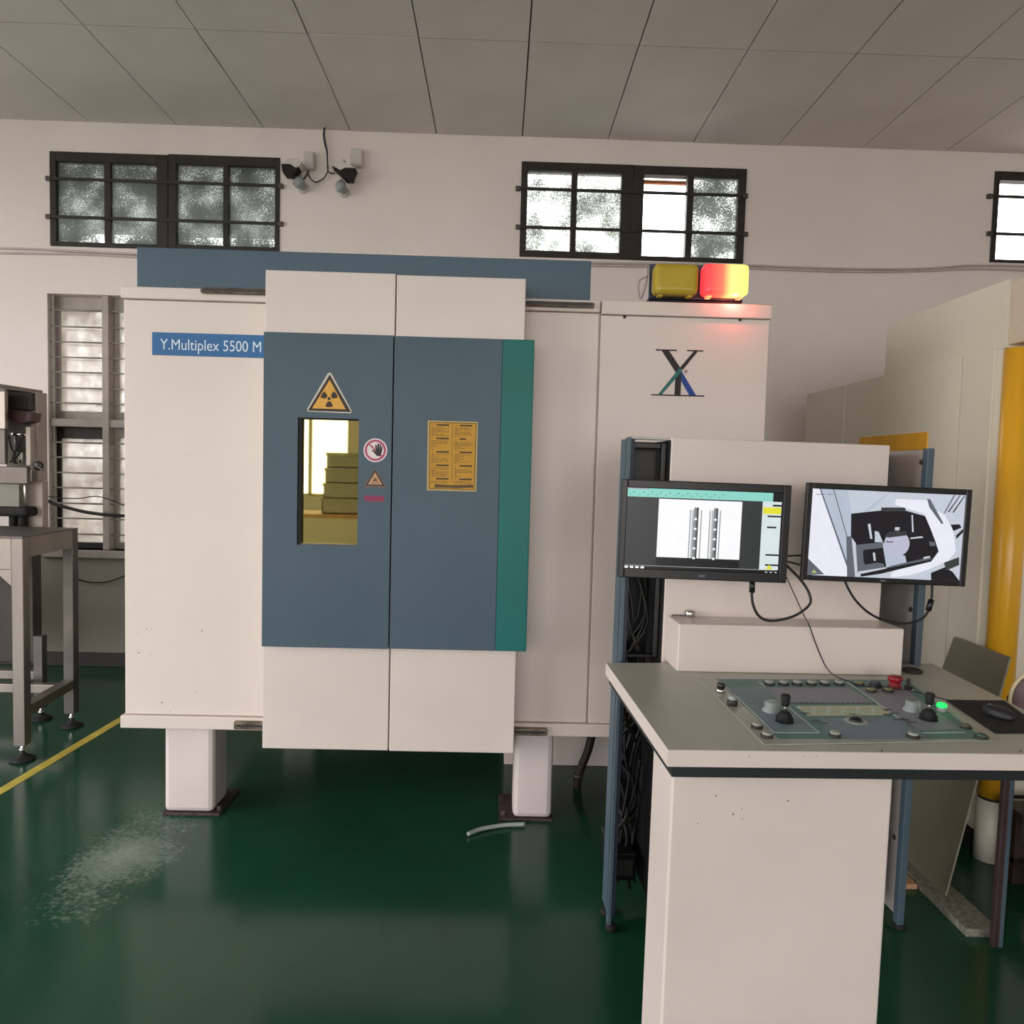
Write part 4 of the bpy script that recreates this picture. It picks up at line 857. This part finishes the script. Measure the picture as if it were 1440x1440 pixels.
# picture traced in zoom pixels; screen corners in zoom: TL(20,45) TR(1365,100) BR(1335,865) BL(0,812)
def zq_(x, y, k):
    v = (y-45-.041*x)/770; u = (x-20+v*25)/1345; return su(min(max(u, 0), 1), min(max(v, 0), 1), k)
vb, vw, vk, vg, vl, vm = g('cam_blue_white', (204, 214, 232), .8), g('cam_white', (244, 244, 255), .95), g('cam_black', (36, 32, 42), .25), g('cam_grey', (122, 128, 140), .6), g('cam_light', (214, 222, 234), .85), g('cam_dark_grey', (80, 82, 84), .45)
pic = [(vl, [(20, 45), (1365, 100), (1335, 865), (0, 812)]), (vw, [(20, 48), (80, 50), (350, 740), (350, 825), (0, 812)]), (vb, [(80, 50), (330, 60), (370, 260), (370, 470), (340, 730)]),
       (vg, [(84, 50), (94, 50), (355, 720), (345, 735)]), (vg, [(200, 55), (208, 55), (340, 470), (332, 470)]), (vg, [(0, 660), (150, 805), (0, 812)]), (vl, [(325, 60), (690, 80), (520, 250), (370, 265)]),
       (vb, [(680, 85), (700, 85), (520, 250), (440, 275)]), (vg, [(330, 470), (375, 470), (420, 825), (350, 825)]),
       (vk, [(365, 270), (640, 240), (830, 240), (1010, 290), (1080, 430), (1140, 600), (1080, 690), (640, 800), (470, 825), (415, 530), (370, 470)]),
       (vm, [(625, 215), (835, 215), (838, 250), (625, 250)]), (vl, [(512, 360), (535, 358), (558, 490), (540, 492)]), (vl, [(890, 280), (902, 280), (916, 430), (902, 432)]),
       (vg, [(415, 545), (640, 520), (650, 570), (480, 590), (490, 700), (560, 690), (660, 710), (680, 740), (440, 790)]), (vk, [(485, 615), (630, 590), (660, 690), (500, 720)]), (vl, [(565, 612), (585, 612), (595, 684), (577, 684)]),
       (vl, [(440, 780), (690, 740), (690, 752), (470, 800)]), (vl, [(575, 420), (610, 430), (650, 520), (580, 520)]), (vb, [(640, 500), (690, 600), (850, 640), (865, 700), (690, 745)]),
       (g('cam_disc', (206, 204, 226), .85), circ(772, 535, 112, 26)), (vm, [(660, 470), (700, 425), (860, 425), (850, 460), (700, 480)]), (vl, [(750, 388), (790, 388), (790, 415), (750, 415)]), (vk, [(675, 512), (740, 514), (740, 522), (675, 520)]),
       (vl, [(885, 480), (990, 466), (1000, 480), (890, 492)]), (vk, [(890, 495), (1010, 485), (1080, 640), (870, 700)]), (vg, [(720, 730), (1075, 650), (1080, 670), (720, 745)]), (vl, [(1010, 650), (1065, 640), (1065, 655), (1010, 668)]),
       (vw, [(750, 140), (1020, 150), (1060, 220), (1180, 280), (1260, 420), (1290, 600), (1230, 680), (1060, 760), (900, 810), (740, 830), (728, 800), (760, 770), (1080, 690), (1145, 600), (1060, 400), (1000, 270), (900, 240), (740, 190)]),
       (vg, [(1020, 140), (1045, 140), (1170, 350), (1155, 360), (1040, 210)]), (vk, [(1080, 790), (1200, 740), (1270, 780), (1335, 865), (1085, 855)]), (vk, [(1235, 365), (1310, 360), (1330, 390), (1260, 420)]), (vk, [(1285, 460), (1345, 400), (1345, 430), (1290, 490)]),
       (vm, [(1190, 700), (1320, 650), (1325, 720), (1210, 770)]), (vg, [(1250, 105), (1262, 105), (1180, 265), (1170, 262)]), (vk, [(1300, 108), (1308, 108), (1215, 255), (1205, 250)]), (vk, [(1340, 110), (1348, 112), (1255, 260), (1245, 255)]),
       (vg, [(1050, 510), (1100, 520), (1110, 550), (1060, 555)]), (g('cam_logo', (190, 220, 120), .8), [(55, 760), (82, 790), (36, 790)])]
mb = MB(T)
for i, (m_, pts) in enumerate(pic): mb.prism([zq_(x, y, i*.16) for x, y in pts], (0, -.00008, 0), m_)
mb.prism([zq_(x, y, 0) for x, y in ((20, 45), (1365, 100), (1335, 865), (0, 812))], (0, .002, 0), black)
for k in range(16): x = 50+k*8+(20 if k > 9 else 0); mb.prism([zq_(a, b_, 8) for a, b_ in ((x, 98), (x+5, 98), (x+5, 106), (x, 106))], (0, -.0001, 0), vg)
mb.build('screen', mr_, label='lit camera picture screen')
# monitor arms so that they hang on the tower
# cables
YQ = YMn+.05
MB().tube([P(1057, 812, YQ), P(1057, 828, YQ), P(1059, 850, YQ), P(1068, 867, YQ), P(1085, 873, YQ), P(1115, 867, YQ), P(1137, 852, YQ), P(1139, 838, YQ), P(1128, 818, YQ+.02), P(1106, 795, YQ+.06)], .0042, rubber, 8).tube([P(1058, 816, YQ), P(1057.5, 833, YQ)], .009, black, 8, 1).build('monitor_cable', label='black cable looping below the left monitor', cat='cable')
MB().tube([P(1100, 782, YQ+.05), P(1128, 781, YQ+.05), P(1150, 780, YQ+.05)], .003, rubber, 6).tube([P(1100, 788, YQ+.06), P(1128, 795, YQ+.06), P(1150, 802, YQ+.06)], .003, rubber, 6).build('monitor_cable', label='two thin black leads bridging the gap between the monitors', cat='cable')
YQ2 = YMn+.12
MB().tube([P(1187, 812, YQ2), P(1192, 826, YQ2), P(1204, 845, YQ2), P(1222, 862, YQ2), P(1245, 873, YQ2), P(1272, 877, YQ2), P(1295, 871, YQ2), P(1306, 858, YQ2), P(1310, 842, YQ2), P(1311, 820, YQ2)], .0038, rubber, 8).tube([P(1305, 859, YQ2), P(1310, 843, YQ2)], .009, black, 8, 1).build('monitor_cable', label='black cable sagging below the right monitor with a ferrite bead', cat='cable')
# cable clutter inside the open left bay of the console
mb = MB(CM); random.seed(3)
xm_ = (xl1+xtl)/2
for k in range(9):
    x = xl1+.02+random.uniform(0, .09); pts = [(x, .12+random.uniform(0, .1), 1.25)]
    z = 1.2
    while z > .12: z -= .16; pts.append((xl1+.02+random.uniform(0, .1), .1+random.uniform(0, .16), z))
    mb.tube(pts, random.uniform(.003, .006), mat('clutter_cable', (26, 24, 21), .6), 6, 4)
mb.build('cable_bundle', label='tangle of dark cables in the open left side of the console', cat='cables', kind='stuff')
mb = MB(CM); mb.box(xl1+.01, xl1+.10, .1, .3, .12, .22, black, .006).box(xl1+.02, xl1+.09, .095, .1, .14, .2, dkgrey, .002).build('power_unit', con)
